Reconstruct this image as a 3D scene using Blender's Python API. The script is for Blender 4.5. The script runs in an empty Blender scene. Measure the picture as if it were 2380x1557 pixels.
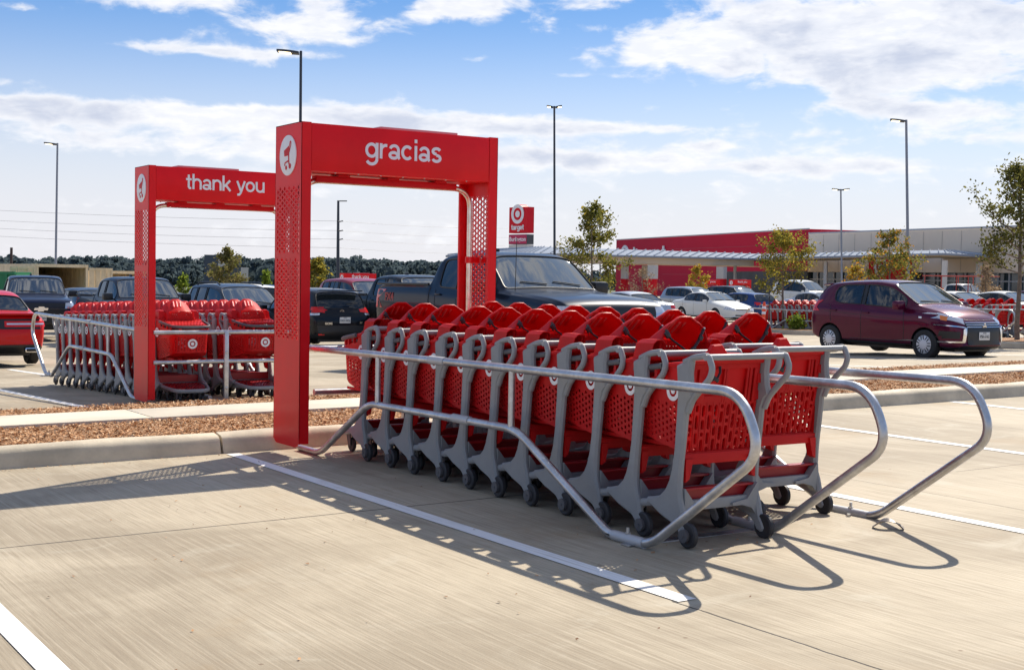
import bpy, bmesh, math, random
from mathutils import Vector, Matrix
from mathutils.bvhtree import BVHTree
from mathutils.geometry import tessellate_polygon
R_ = math.radians
sc = bpy.context.scene
col = sc.collection
random.seed(7)

# ------------------------------------------------------------------ camera
CAMH = 1.37
RIGHT = Vector((0.83725322, -0.54656228, 0.01663479))
DOWN = Vector((-0.00919626, -0.04449119, -0.99896745))
FWD = Vector((0.54673803, 0.83623574, -0.04227672))
FPX = 3082.0                       # focal length in pixels of a 2380 px wide picture
CX, CY = 1190.0, 778.3
cam = bpy.data.cameras.new('camera'); camo = bpy.data.objects.new('camera', cam); col.objects.link(camo)
cam.sensor_fit = 'HORIZONTAL'; cam.sensor_width = 36; cam.lens = 46.62
cam.clip_start = 0.05; cam.clip_end = 6000
m = Matrix((RIGHT, -DOWN, -FWD)).transposed().to_4x4(); m.translation = (0, 0, CAMH)
camo.matrix_world = m
sc.camera = camo
PLUMB = Matrix.Rotation(R_(0.95), 3, 'X')  # replaced below
_up = (-DOWN).copy(); _up = (_up + FWD * 0.0423).normalized()      # true vertical: the lot falls gently away
PLUMB = Vector((0, 0, 1)).rotation_difference(_up).to_matrix()

# ------------------------------------------------------------------ exposure, sun and sky
sc.view_settings.view_transform = 'Standard'; sc.view_settings.look = 'None'
sc.view_settings.exposure = 0.44; sc.view_settings.gamma = 1.0; sc.view_settings.use_curve_mapping = False
SUN = Vector((0.97, 0.44, 1.0)).normalized()
sl = bpy.data.lights.new('sun', 'SUN'); sl.energy = 5.0; sl.angle = R_(0.55); sl.color = (1.0, 0.91, 0.77)
so = bpy.data.objects.new('sun', sl); col.objects.link(so)
so.rotation_mode = 'QUATERNION'; so.rotation_quaternion = SUN.to_track_quat('Z', 'Y')
W = bpy.data.worlds.new('World'); sc.world = W; W.use_nodes = True
nt = W.node_tree; nt.nodes.clear()

def N(nt, t, **kw):
    n = nt.nodes.new(t)
    for k, v in kw.items():
        if k.startswith('i_'):
            key = k[2:]
            n.inputs[int(key) if key.isdigit() else key.replace('_', ' ')].default_value = v
        else: setattr(n, k, v)
    return n
def Lk(nt, a, b): nt.links.new(a, b)
def mth(nt, op, a, b=None, c=None):
    n = nt.nodes.new('ShaderNodeMath'); n.operation = op
    for i, v in enumerate((a, b, c)):
        if v is None: continue
        if isinstance(v, (int, float)): n.inputs[i].default_value = v
        else: nt.links.new(v, n.inputs[i])
    return n.outputs[0]
def smooth(nt, v, a, b):
    n = nt.nodes.new('ShaderNodeMapRange'); n.interpolation_type = 'SMOOTHSTEP'
    nt.links.new(v, n.inputs[0]); n.inputs[1].default_value = a; n.inputs[2].default_value = b
    return n.outputs[0]
def mixc(nt, f, a, b, mode='MIX'):
    n = nt.nodes.new('ShaderNodeMix'); n.data_type = 'RGBA'; n.blend_type = mode
    for i, v in ((0, f), (6, a), (7, b)):
        if isinstance(v, (int, float)): n.inputs[i].default_value = v
        elif isinstance(v, (tuple, list)): n.inputs[i].default_value = (*v[:3], 1)
        else: nt.links.new(v, n.inputs[i])
    return n.outputs[2]

def make_world():
    sky = N(nt, 'ShaderNodeTexSky', sky_type='NISHITA', sun_disc=False, sun_elevation=R_(44), sun_rotation=R_(64.8),
            air_density=1.0, dust_density=0.6, ozone_density=2.0)
    tc = N(nt, 'ShaderNodeTexCoord'); sep = N(nt, 'ShaderNodeSeparateXYZ'); Lk(nt, tc.outputs['Generated'], sep.inputs[0])
    x, y, z = sep.outputs
    az = mth(nt, 'MULTIPLY', mth(nt, 'ARCTAN2', x, y), 57.2958)
    el = mth(nt, 'MULTIPLY', mth(nt, 'ARCSINE', z), 57.2958)
    def nz(ax, ey, sc_, det, rough, dist, w=0.0):
        cmb = N(nt, 'ShaderNodeCombineXYZ'); Lk(nt, mth(nt, 'MULTIPLY', az, ax), cmb.inputs[0]); Lk(nt, mth(nt, 'MULTIPLY', el, ey), cmb.inputs[1]); cmb.inputs[2].default_value = w
        n = N(nt, 'ShaderNodeTexNoise', i_Scale=sc_, i_Detail=det, i_Roughness=rough, i_Distortion=dist); Lk(nt, cmb.outputs[0], n.inputs['Vector']); return n.outputs[0]
    n1 = nz(.10, .20, 4.2, 11.0, .58, .35); n2 = nz(.10, .26, 1.5, 5.0, .6, .2, 3.0); n3 = nz(.10, .34, 9.0, 6.0, .55, .1, 7.0)
    dens = mth(nt, 'ADD', mth(nt, 'MULTIPLY', n1, .72), mth(nt, 'ADD', mth(nt, 'MULTIPLY', n2, .34), mth(nt, 'MULTIPLY', n3, .10)))
    dens = mth(nt, 'SUBTRACT', dens, .08)
    # where the cloud banks stand: azimuth and elevation in degrees, half widths, weight
    def blob(px, py, rx, ry, w):
        a0 = 33.18 + math.degrees(math.atan((px - CX) / FPX)); e0 = math.degrees(math.atan((648 + (px - CX) * 0.0166 - py) / FPX))
        da = mth(nt, 'DIVIDE', mth(nt, 'SUBTRACT', az, a0), rx / FPX * 57.3)
        de = mth(nt, 'DIVIDE', mth(nt, 'SUBTRACT', el, e0), ry / FPX * 57.3)
        r2 = mth(nt, 'ADD', mth(nt, 'MULTIPLY', da, da), mth(nt, 'MULTIPLY', de, de))
        return mth(nt, 'MULTIPLY', mth(nt, 'EXPONENT', mth(nt, 'MULTIPLY', r2, -1.0)), w)
    for b in ((1560, 130, 230, 52, .25), (1860, 90, 330, 62, .27), (2230, 50, 260, 95, .20), (2080, 165, 330, 40, .20), (2060, 215, 300, 30, .18), (1760, 55, 120, 40, .10), (2180, 280, 260, 26, .19), (1990, 258, 120, 22, .14), (1330, 178, 160, 10, .13),
              (420, 286, 620, 30, .29), (820, 282, 420, 28, .25), (150, 262, 190, 16, .12), (560, 350, 520, 26, .19), (1180, 300, 320, 15, .19), (1400, 300, 130, 12, .18), (1560, 304, 80, 8, .15), (1640, 345, 160, 12, .15), (1900, 325, 170, 22, .13), (2260, 345, 160, 24, .16), (1300, 375, 640, 22, .20), (1900, 400, 420, 18, .15),
              (365, 14, 110, 34, .24), (700, 78, 160, 40, .26), (440, 136, 190, 15, .21), (700, 140, 120, 12, .15), (755, 10, 90, 34, .22), (985, 30, 60, 36, .20), (1100, 24, 120, 32, .24), (495, 12, 70, 24, .15), (1360, 8, 150, 22, .17), (1350, 70, 60, 16, .13), (20, 220, 90, 16, .19), (1095, 140, 60, 14, .14), (870, 60, 80, 18, .12), (60, 62, 110, 12, .11),
              (200, 195, 330, 42, -.20), (1050, 190, 300, 50, -.22), (1200, 110, 160, 30, -.12), (130, 110, 230, 50, -.14), (860, 30, 70, 34, -.10), (1500, 235, 300, 30, -.16), (1420, 40, 120, 30, -.12)):
        dens = mth(nt, 'ADD', dens, blob(*b))
    over = smooth(nt, el, 15, 32); dens = mth(nt, 'ADD', dens, mth(nt, 'MULTIPLY', over, 0.085))  # extra cloud overhead, out of view, added to raise the fill light
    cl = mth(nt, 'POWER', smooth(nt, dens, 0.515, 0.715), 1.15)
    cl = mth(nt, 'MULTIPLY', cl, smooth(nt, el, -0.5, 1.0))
    # soft white air near the horizon, thinning upward
    hz = mth(nt, 'MULTIPLY', mth(nt, 'SUBTRACT', 1.0, smooth(nt, el, 1.0, 12.5)), 0.90)
    up = smooth(nt, el, 14, 40)
    base = N(nt, 'ShaderNodeVectorMath', operation='MULTIPLY'); Lk(nt, sky.outputs[0], base.inputs[0]); base.inputs[1].default_value = (0.060, 0.080, 0.104)
    blue = mixc(nt, smooth(nt, el, 3, 14), base.outputs[0], (0.092, 0.262, 0.60), 'MIX')
    blue = mixc(nt, 0.65, base.outputs[0], blue)
    blue = mixc(nt, up, blue, base.outputs[0])
    shade = smooth(nt, n2, 0.44, 0.64)
    shade2 = smooth(nt, dens, 0.60, 0.92)
    cw = mixc(nt, mth(nt, 'MULTIPLY', shade, shade2), (0.83, 0.83, 0.85), (0.50, 0.54, 0.65))
    cw = mixc(nt, mth(nt, 'MULTIPLY', mth(nt, 'SUBTRACT', 1.0, smooth(nt, n3, .40, .62)), .30), cw, (0.60, 0.64, 0.73))
    c1 = mixc(nt, hz, blue, (0.71, 0.695, 0.735))
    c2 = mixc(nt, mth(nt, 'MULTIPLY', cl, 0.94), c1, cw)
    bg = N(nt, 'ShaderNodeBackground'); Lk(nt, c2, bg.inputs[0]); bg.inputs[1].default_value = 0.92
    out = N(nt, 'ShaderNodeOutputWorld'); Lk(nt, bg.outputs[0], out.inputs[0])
make_world()

# ------------------------------------------------------------------ terrain and pixel helpers
def g(X, Y):
    z = 0.0105 * (min(max(X, -30), 90) - 4.5)
    if Y > 11.6: z -= 0.034 * (min(Y, 30) - 11.6)
    if Y > 30: z -= 0.02 * (min(Y, 60) - 30)
    if Y > 60: z -= 0.006 * (min(Y, 300) - 60)
    return z
def ray(px, py): return RIGHT * ((px - CX) / FPX) + DOWN * ((py - CY) / FPX) + FWD
def at(px, py, dep): return Vector((0, 0, CAMH)) + ray(px, py) * dep
def stand(px, dep):
    """ground point in picture column px at a distance dep"""
    py = 700.0
    for _ in range(30):
        p = at(px, py, dep); dz = p.z - g(p.x, p.y); py += dz * FPX / dep
    p.z = g(p.x, p.y); return p
def zpix(px, py, dep): return at(px, py, dep).z
def spot(px, pr, L, Wd):
    """vehicle nosed towards -Y whose silhouette spans columns px..pr: centre X, Y"""
    def solve(xd, yoff, xoff, Xc, Yc):
        pass
    a = (px - CX) / FPX; b = (pr - CX) / FPX
    # (q.RIGHT) = a*(q.FWD) for both corners, z treated as about 0.4 below the lens
    def row(t, ox, oy):
        vx = RIGHT.x - t * FWD.x; vy = RIGHT.y - t * FWD.y; vz = (RIGHT.z - t * FWD.z) * -0.7
        return vx, vy, -(vx * ox + vy * oy + vz)
    a1, b1, c1 = row(a, -Wd / 2, L / 2); a2, b2, c2 = row(b, Wd / 2, -L / 2)
    d = a1 * b2 - a2 * b1
    return (c1 * b2 - c2 * b1) / d, (a1 * c2 - a2 * c1) / d

# ------------------------------------------------------------------ materials
MATS = {}
def bsdf(name, color, rough=0.5, metal=0.0, coat=0.0, spec=0.5, ior=None, emit=None, noise=None, bump=None):
    if name in MATS: return MATS[name]
    mt = bpy.data.materials.new(name); mt.use_nodes = True; t = mt.node_tree
    p = t.nodes['Principled BSDF']
    p.inputs['Base Color'].default_value = (*color, 1); p.inputs['Roughness'].default_value = rough
    p.inputs['Metallic'].default_value = metal; p.inputs['Coat Weight'].default_value = coat
    p.inputs['Coat Roughness'].default_value = 0.03
    p.inputs['Specular IOR Level'].default_value = spec
    if ior: p.inputs['IOR'].default_value = ior
    if emit:
        p.inputs['Emission Color'].default_value = (*emit[:3], 1); p.inputs['Emission Strength'].default_value = emit[3]
    tc = None
    if noise or bump:
        tc = t.nodes.new('ShaderNodeTexCoord')
    if noise:      # (scale, amount, detail[, roughness amount])
        n = N(t, 'ShaderNodeTexNoise', i_Scale=noise[0], i_Detail=noise[2], i_Roughness=0.65); Lk(t, tc.outputs['Object'], n.inputs['Vector'])
        f = smooth(t, n.outputs[0], 0.3, 0.7)
        k = noise[1]
        c = mixc(t, f, tuple(v * (1 - k) for v in color), tuple(min(1, v * (1 + k)) for v in color))
        Lk(t, c, p.inputs['Base Color'])
        if len(noise) > 3:
            Lk(t, mth(t, 'ADD', rough - noise[3] / 2, mth(t, 'MULTIPLY', f, noise[3])), p.inputs['Roughness'])
    if bump:       # (scale, strength, distance)
        n = N(t, 'ShaderNodeTexNoise', i_Scale=bump[0], i_Detail=4.0); Lk(t, tc.outputs['Object'], n.inputs['Vector'])
        b = N(t, 'ShaderNodeBump', i_Strength=bump[1], i_Distance=bump[2]); Lk(t, n.outputs[0], b.inputs['Height'])
        Lk(t, b.outputs[0], p.inputs['Normal'])
    MATS[name] = mt; return mt

# ------------------------------------------------------------------ mesh building
class MB:
    def __init__(s): s.v = []; s.f = []; s.mi = []; s.cur = 0
    def add(s, vs, fs):
        o = len(s.v); s.v += [tuple(a) for a in vs]
        for f in fs: s.f.append(tuple(i + o for i in f)); s.mi.append(s.cur)
    def box(s, c, d, rot=None, bev=0.0):
        x, y, z = d[0] / 2, d[1] / 2, d[2] / 2
        c = Vector(c)
        if bev <= 0:
            vs = [Vector((i * x, j * y, k * z)) for i in (-1, 1) for j in (-1, 1) for k in (-1, 1)]
            fs = [(0, 1, 3, 2), (4, 6, 7, 5), (0, 4, 5, 1), (2, 3, 7, 6), (0, 2, 6, 4), (1, 5, 7, 3)]
        else:
            bm = bmesh.new(); bmesh.ops.create_cube(bm, size=1)
            for v in bm.verts: v.co = Vector((v.co.x * 2 * x, v.co.y * 2 * y, v.co.z * 2 * z))
            bmesh.ops.bevel(bm, geom=bm.edges[:], offset=min(bev, .49 * min(d)), segments=2, profile=.6, affect='EDGES')
            bm.verts.index_update(); vs = [v.co.copy() for v in bm.verts]; fs = [tuple(v.index for v in f.verts) for f in bm.faces]; bm.free()
        if rot is not None: vs = [rot @ v for v in vs]
        s.add([v + c for v in vs], fs)
    def tube(s, pts, r, n=10, closed=False, cap=True, flat=1.0):
        pts = [Vector(p) for p in pts]; k = len(pts)
        if k < 2: return
        rings = []; up = None
        for i in range(k):
            if closed: t = (pts[(i + 1) % k] - pts[i - 1])
            else: t = pts[min(i + 1, k - 1)] - pts[max(i - 1, 0)]
            if t.length < 1e-9: t = Vector((0, 0, 1))
            t.normalize()
            if up is None:
                up = Vector((0, 0, 1)) if abs(t.z) < 0.9 else Vector((1, 0, 0))
            a = up - t * up.dot(t)
            if a.length < 1e-6: a = t.orthogonal()
            a.normalize(); up = a; b = t.cross(a)
            rr = r[i] if isinstance(r, (list, tuple)) else r
            rings.append([pts[i] + (a * math.cos(2 * math.pi * j / n) * flat + b * math.sin(2 * math.pi * j / n)) * rr for j in range(n)])
        vs = [v for q in rings for v in q]; fs = []
        for i in range(k if closed else k - 1):
            i2 = (i + 1) % k
            for j in range(n):
                fs.append((i * n + j, i * n + (j + 1) % n, i2 * n + (j + 1) % n, i2 * n + j))
        if cap and not closed:
            fs.append(tuple(range(n))[::-1]); fs.append(tuple((k - 1) * n + j for j in range(n)))
        s.add(vs, fs)
    def cyl(s, c, axis, r, h, n=20, r2=None):
        c = Vector(c); a = Vector(axis).normalized()
        s.tube([c - a * h / 2, c + a * h / 2], [r, r if r2 is None else r2], n)
    def lathe(s, c, axis, prof, n=24):
        """prof: list of (radius, offset along axis)"""
        c = Vector(c); a = Vector(axis).normalized(); u = a.orthogonal().normalized(); w = a.cross(u)
        vs = []; fs = []; k = len(prof)
        for j in range(n):
            t = 2 * math.pi * j / n; d = u * math.cos(t) + w * math.sin(t)
            for (r, o) in prof: vs.append(c + d * r + a * o)
        for j in range(n):
            j2 = (j + 1) % n
            for i in range(k - 1): fs.append((j * k + i, j2 * k + i, j2 * k + i + 1, j * k + i + 1))
        s.add(vs, fs)
    def prism(s, poly, to3, h0, h1, bev=0.0):
        """extrude a 2D outline between heights h0 and h1; to3(p, q, h) -> 3D"""
        n = len(poly)
        area = sum(poly[i][0] * poly[(i + 1) % n][1] - poly[(i + 1) % n][0] * poly[i][1] for i in range(n))
        P = list(poly) if area > 0 else list(poly)[::-1]
        def inset(b):
            out = []
            for i in range(n):
                p0 = Vector(P[i - 1]); p1 = Vector(P[i]); p2 = Vector(P[(i + 1) % n])
                e1 = (p1 - p0); e2 = (p2 - p1)
                if e1.length < 1e-9 or e2.length < 1e-9: out.append(tuple(p1)); continue
                n1 = Vector((-e1.y, e1.x)).normalized(); n2 = Vector((-e2.y, e2.x)).normalized()
                m_ = n1 + n2
                if m_.length < .3: m_ = n1 * 1.0
                m_ = m_.normalized(); k = b / max(.5, m_.dot(n1)); q = p1 + m_ * k; out.append((q.x, q.y))
            return out
        layers = [(P, h0), (P, h1)] if bev <= 0 else [(inset(bev), h0), (P, h0 + bev), (P, h1 - bev), (inset(bev), h1)]
        vs = [to3(p, q, h) for L, h in layers for (p, q) in L]; fs = []
        for k in range(len(layers) - 1):
            for i in range(n):
                j = (i + 1) % n; fs.append((k * n + i, k * n + j, (k + 1) * n + j, (k + 1) * n + i))
        tri = tessellate_polygon([[Vector((p, q, 0)) for p, q in layers[0][0]]])
        o = (len(layers) - 1) * n
        for t in tri: fs.append(tuple(t)[::-1]); fs.append(tuple(i + o for i in t))
        s.add(vs, fs)
    def grid(s, fn, nu, nv, th=0.0):
        """fn(u,v)->(point, normal) sheet; with th a slab of that thickness"""
        def sheet(off):
            vs = []
            for i in range(nu + 1):
                for j in range(nv + 1):
                    p, nn = fn(i / nu, j / nv); vs.append(Vector(p) + Vector(nn) * off)
            return vs
        w = nv + 1; A = sheet(0); fs = [(i * w + j, (i + 1) * w + j, (i + 1) * w + j + 1, i * w + j + 1) for i in range(nu) for j in range(nv)]
        if th == 0: s.add(A, fs); return
        B = sheet(-th); o = len(A); f2 = [tuple(k + o for k in f[::-1]) for f in fs]
        rim = [(i * w, (i + 1) * w) for i in range(nu)] + [((i + 1) * w + nv, i * w + nv) for i in range(nu)] + [(j + 1, j) for j in range(nv)] + [(nu * w + j, nu * w + j + 1) for j in range(nv)]
        s.add(A + B, fs + f2 + [(b, a, a + o, b + o) for a, b in rim])
    def perf(s, fn, nu, nv, th, hw=.3, hh=.3, stag=True, skip=None, ns=10, slot=False):
        """sheet of cells with a round or long hole in each; fn(u,v)->(point, normal)"""
        ring = []
        for k in range(ns):
            a = 2 * math.pi * (k + .5) / ns
            cx_, sy_ = math.cos(a), math.sin(a)
            if slot: sy_ = math.copysign(min(1, abs(sy_) ** .35), sy_) if abs(sy_) > .05 else sy_
            ring.append((cx_ * hw, sy_ * hh))
        sq = []
        for (a, b) in ring:
            t = .5 / max(abs(a) / hw, abs(b) / hh); sq.append((a / hw * t, b / hh * t))
        for r in range(nv):
            off = .5 if (stag and r % 2) else 0
            cells = [(i + off, 1.0) for i in range(nu - (1 if off else 0))]
            if off:
                s._cell(fn, 0, .5, r, nu, nv, th, None); s._cell(fn, nu - .5, .5, r, nu, nv, th, None)
            for (i0, w) in cells:
                if skip and skip((i0 + .5) / nu, (r + .5) / nv): s._cell(fn, i0, 1, r, nu, nv, th, None)
                else: s._cell(fn, i0, 1, r, nu, nv, th, (ring, sq))
    def _cell(s, fn, i0, w, r, nu, nv, th, h):
        def pt(a, b, off):
            p, nn = fn((i0 + a * w) / nu, (r + b) / nv); return Vector(p) - Vector(nn) * off
        if h is None:
            c = [(0, 0), (1, 0), (1, 1), (0, 1)]
            s.add([pt(a, b, 0) for a, b in c] + [pt(a, b, th) for a, b in c], [(0, 1, 2, 3), (7, 6, 5, 4)]); return
        ring, sq = h; n = len(ring)
        vs = []
        for off in (0, th):
            vs += [pt(.5 + a, .5 + b, off) for a, b in sq] + [pt(.5 + a, .5 + b, off) for a, b in ring]
        fs = []
        for k in range(n):
            j = (k + 1) % n
            fs.append((k, j, n + j, n + k)); fs.append((2 * n + j, 2 * n + k, 3 * n + k, 3 * n + j))
            fs.append((n + k, n + j, 3 * n + j, 3 * n + k))
        s.add(vs, fs)
    def mesh(s, name, mats, sharp=35):
        me = bpy.data.meshes.new(name); me.from_pydata(s.v, [], s.f)
        for mt in (mats if isinstance(mats, (list, tuple)) else [mats]): me.materials.append(mt)
        if any(s.mi): me.polygons.foreach_set('material_index', s.mi)
        me.polygons.foreach_set('use_smooth', [True] * len(me.polygons))
        try: me.set_sharp_from_angle(angle=R_(sharp))
        except Exception: pass
        me.update(); return me
    def build(s, name, mats, parent=None, sharp=35, weld=False):
        me = s.mesh(name, mats, sharp)
        if weld:
            bm = bmesh.new(); bm.from_mesh(me); bmesh.ops.remove_doubles(bm, verts=bm.verts, dist=1e-5); bmesh.ops.recalc_face_normals(bm, faces=bm.faces); bm.to_mesh(me); bm.free()
            try: me.set_sharp_from_angle(angle=R_(sharp))
            except Exception: pass
        o = bpy.data.objects.new(name, me); col.objects.link(o)
        if parent: o.parent = parent
        return o
def tag(o, label=None, cat=None, group=None, kind=None):
    if label: o['label'] = label
    if cat: o['category'] = cat
    if group: o['group'] = group
    if kind: o['kind'] = kind
    return o
def empty(name, loc=(0, 0, 0), rz=0.0, rot=None):
    o = bpy.data.objects.new(name, None); col.objects.link(o); o.empty_display_size = .2
    if rot is not None: o.matrix_world = Matrix.Translation(loc) @ rot.to_4x4()
    else: o.location = loc; o.rotation_euler = (0, 0, rz)
    return o
def copy_tree(o, parent=None):
    c = o.copy(); col.objects.link(c); c.parent = parent
    for ch in o.children: copy_tree(ch, c)
    return c
def fillet(pts, r, n=6):
    pts = [Vector(p) for p in pts]; out = [pts[0]]
    for i in range(1, len(pts) - 1):
        a, b, c = pts[i - 1], pts[i], pts[i + 1]; u = (a - b); w = (c - b)
        rr = r[i] if isinstance(r, (list, tuple)) else r
        d = min(rr, u.length * .49, w.length * .49); u.normalize(); w.normalize()
        p0 = b + u * d; p1 = b + w * d
        for k in range(n + 1):
            t = k / n; out.append(p0 * (1 - t) ** 2 + b * 2 * t * (1 - t) + p1 * t * t)
    out.append(pts[-1]); return out
def text_obj(body, size, name, mat, parent, loc, rot, bold=0.0, ext=.002, align='CENTER', sx=1.0):
    cu = bpy.data.curves.new(name, 'FONT'); cu.body = body; cu.size = size; cu.extrude = ext; cu.offset = bold
    cu.align_x = align; cu.align_y = 'CENTER'; cu.resolution_u = 3
    t = bpy.data.objects.new('tmp', cu); col.objects.link(t); bpy.context.view_layer.update()
    me = bpy.data.meshes.new_from_object(t.evaluated_get(bpy.context.evaluated_depsgraph_get()))
    bpy.data.objects.remove(t); me.materials.clear(); me.materials.append(mat)
    if sx != 1: me.transform(Matrix.Diagonal((sx, 1, 1, 1)))
    o = bpy.data.objects.new(name, me); col.objects.link(o); o.parent = parent; o.location = loc; o.rotation_euler = rot
    return o
def lerp(a, b, t): return a + (b - a) * t
def pw(tab, x):
    """piecewise linear table"""
    if x <= tab[0][0]: return tab[0][1]
    for (a, p), (b, q) in zip(tab, tab[1:]):
        if x <= b: return p + (q - p) * (x - a) / (b - a)
    return tab[-1][1]
# ------------------------------------------------------------------ store, sign, canopy, far corrals
STROKES = {  # letter -> (advance, list of strokes); x-height 1, stroke width about .26
 'g': (1.02, [('o', .46, .5, .37, .40), ('l', [(.85, 1.0), (.85, -.05)]), ('a', .47, -.06, .38, .34, 0, -155)]),
 'r': (.66, [('l', [(.13, 0), (.13, 1.0)]), ('a', .50, .52, .37, .36, 180, 78)]),
 'a': (.96, [('a', .45, .63, .31, .27, 165, 0), ('l', [(.76, .66), (.76, .16), (.86, .05)]), ('o', .41, .265, .29, .185)]),
 'c': (.92, [('a', .47, .5, .36, .40, 42, 318)]),
 'i': (.40, [('l', [(.2, 0), (.2, 1.0)]), ('l', [(.2, 1.18), (.2, 1.42)])]),
 's': (.86, [('a', .43, .735, .28, .185, 20, 270), ('a', .43, .265, .29, .20, 90, -165)]),
 't': (.58, [('l', [(.26, 1.32), (.26, .18), (.34, .09), (.50, .09)]), ('l', [(.0, .90), (.54, .90)])]),
 'h': (.98, [('l', [(.13, 0), (.13, 1.42)]), ('a', .48, .58, .35, .34, 180, 0), ('l', [(.83, .60), (.83, 0)])]),
 'n': (.98, [('l', [(.13, 0), (.13, 1.0)]), ('a', .48, .58, .35, .34, 180, 0), ('l', [(.83, .60), (.83, 0)])]),
 'k': (.92, [('l', [(.13, 0), (.13, 1.42)]), ('l', [(.78, .98), (.22, .40)]), ('l', [(.36, .55), (.82, 0)])]),
 'y': (.90, [('l', [(.07, 1.0), (.45, .04)]), ('l', [(.83, 1.0), (.42, -.12), (.30, -.28), (.08, -.29)])]),
 'o': (1.0, [('o', .48, .5, .37, .40)]),
 'u': (.98, [('l', [(.13, 1.0), (.13, .42)]), ('a', .48, .42, .35, .34, 180, 360), ('l', [(.83, 1.0), (.83, 0)])]),
 'e': (.96, [('a', .47, .5, .36, .40, 2, 312), ('l', [(.14, .47), (.80, .47)])]),
 'T': (.7, []), ' ': (.5, [])}
def letters(word, xh, name, mt, parent, loc, rot, ext=.003, w=.225):
    """rounded-stroke lettering, centred; one mesh per word"""
    b = MB(); tot = sum(STROKES[c][0] for c in word); x0 = -tot / 2; k = 0
    for ch in word:
        adv, st = STROKES[ch]
        for s in st:
            if s[0] == 'l': pts = [Vector((x0 + p, q)) for p, q in s[1]]; closed = False
            elif s[0] == 'o': pts = [Vector((x0 + s[1] + s[3] * math.cos(t * .2618), s[2] + s[4] * math.sin(t * .2618))) for t in range(24)]; closed = True
            else:
                n = max(6, int(abs(s[6] - s[5]) / 15)); pts = [Vector((x0 + s[1] + s[3] * math.cos(R_(lerp(s[5], s[6], t / n))), s[2] + s[4] * math.sin(R_(lerp(s[5], s[6], t / n))))) for t in range(n + 1)]; closed = False
            n = len(pts); L_ = []; R2 = []
            for i in range(n):
                a = pts[i - 1] if (i or closed) else pts[i]; c = pts[(i + 1) % n] if (i < n - 1 or closed) else pts[i]
                d = (c - a).normalized(); nn = Vector((-d.y, d.x)); m_ = 1.0
                if 0 < i < n - 1 and not closed: m_ = 1 / max(.6, nn.dot(Vector((-(pts[i] - a).normalized().y, (pts[i] - a).normalized().x))))
                L_.append((pts[i] + nn * w / 2 * m_) * xh); R2.append((pts[i] - nn * w / 2 * m_) * xh)
            z = ext + k * ext * .02; k += 1; vs = []
            for i in range(n): vs += [(L_[i].x, L_[i].y - xh * .5, 0), (R2[i].x, R2[i].y - xh * .5, 0), (L_[i].x, L_[i].y - xh * .5, z), (R2[i].x, R2[i].y - xh * .5, z)]
            fs = []
            for i in range(n if closed else n - 1):
                j = (i + 1) % n; fs += [(4 * i + 2, 4 * i + 3, 4 * j + 3, 4 * j + 2), (4 * i, 4 * i + 2, 4 * j + 2, 4 * j), (4 * i + 3, 4 * i + 1, 4 * j + 1, 4 * j + 3)]
            if not closed: fs += [(0, 1, 3, 2), (4 * n - 4, 4 * n - 2, 4 * n - 1, 4 * n - 3)]
            b.add(vs, fs)
        x0 += adv
    o = b.build(name, mt, parent, sharp=30); o.location = loc; o.rotation_euler = rot; return o
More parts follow.
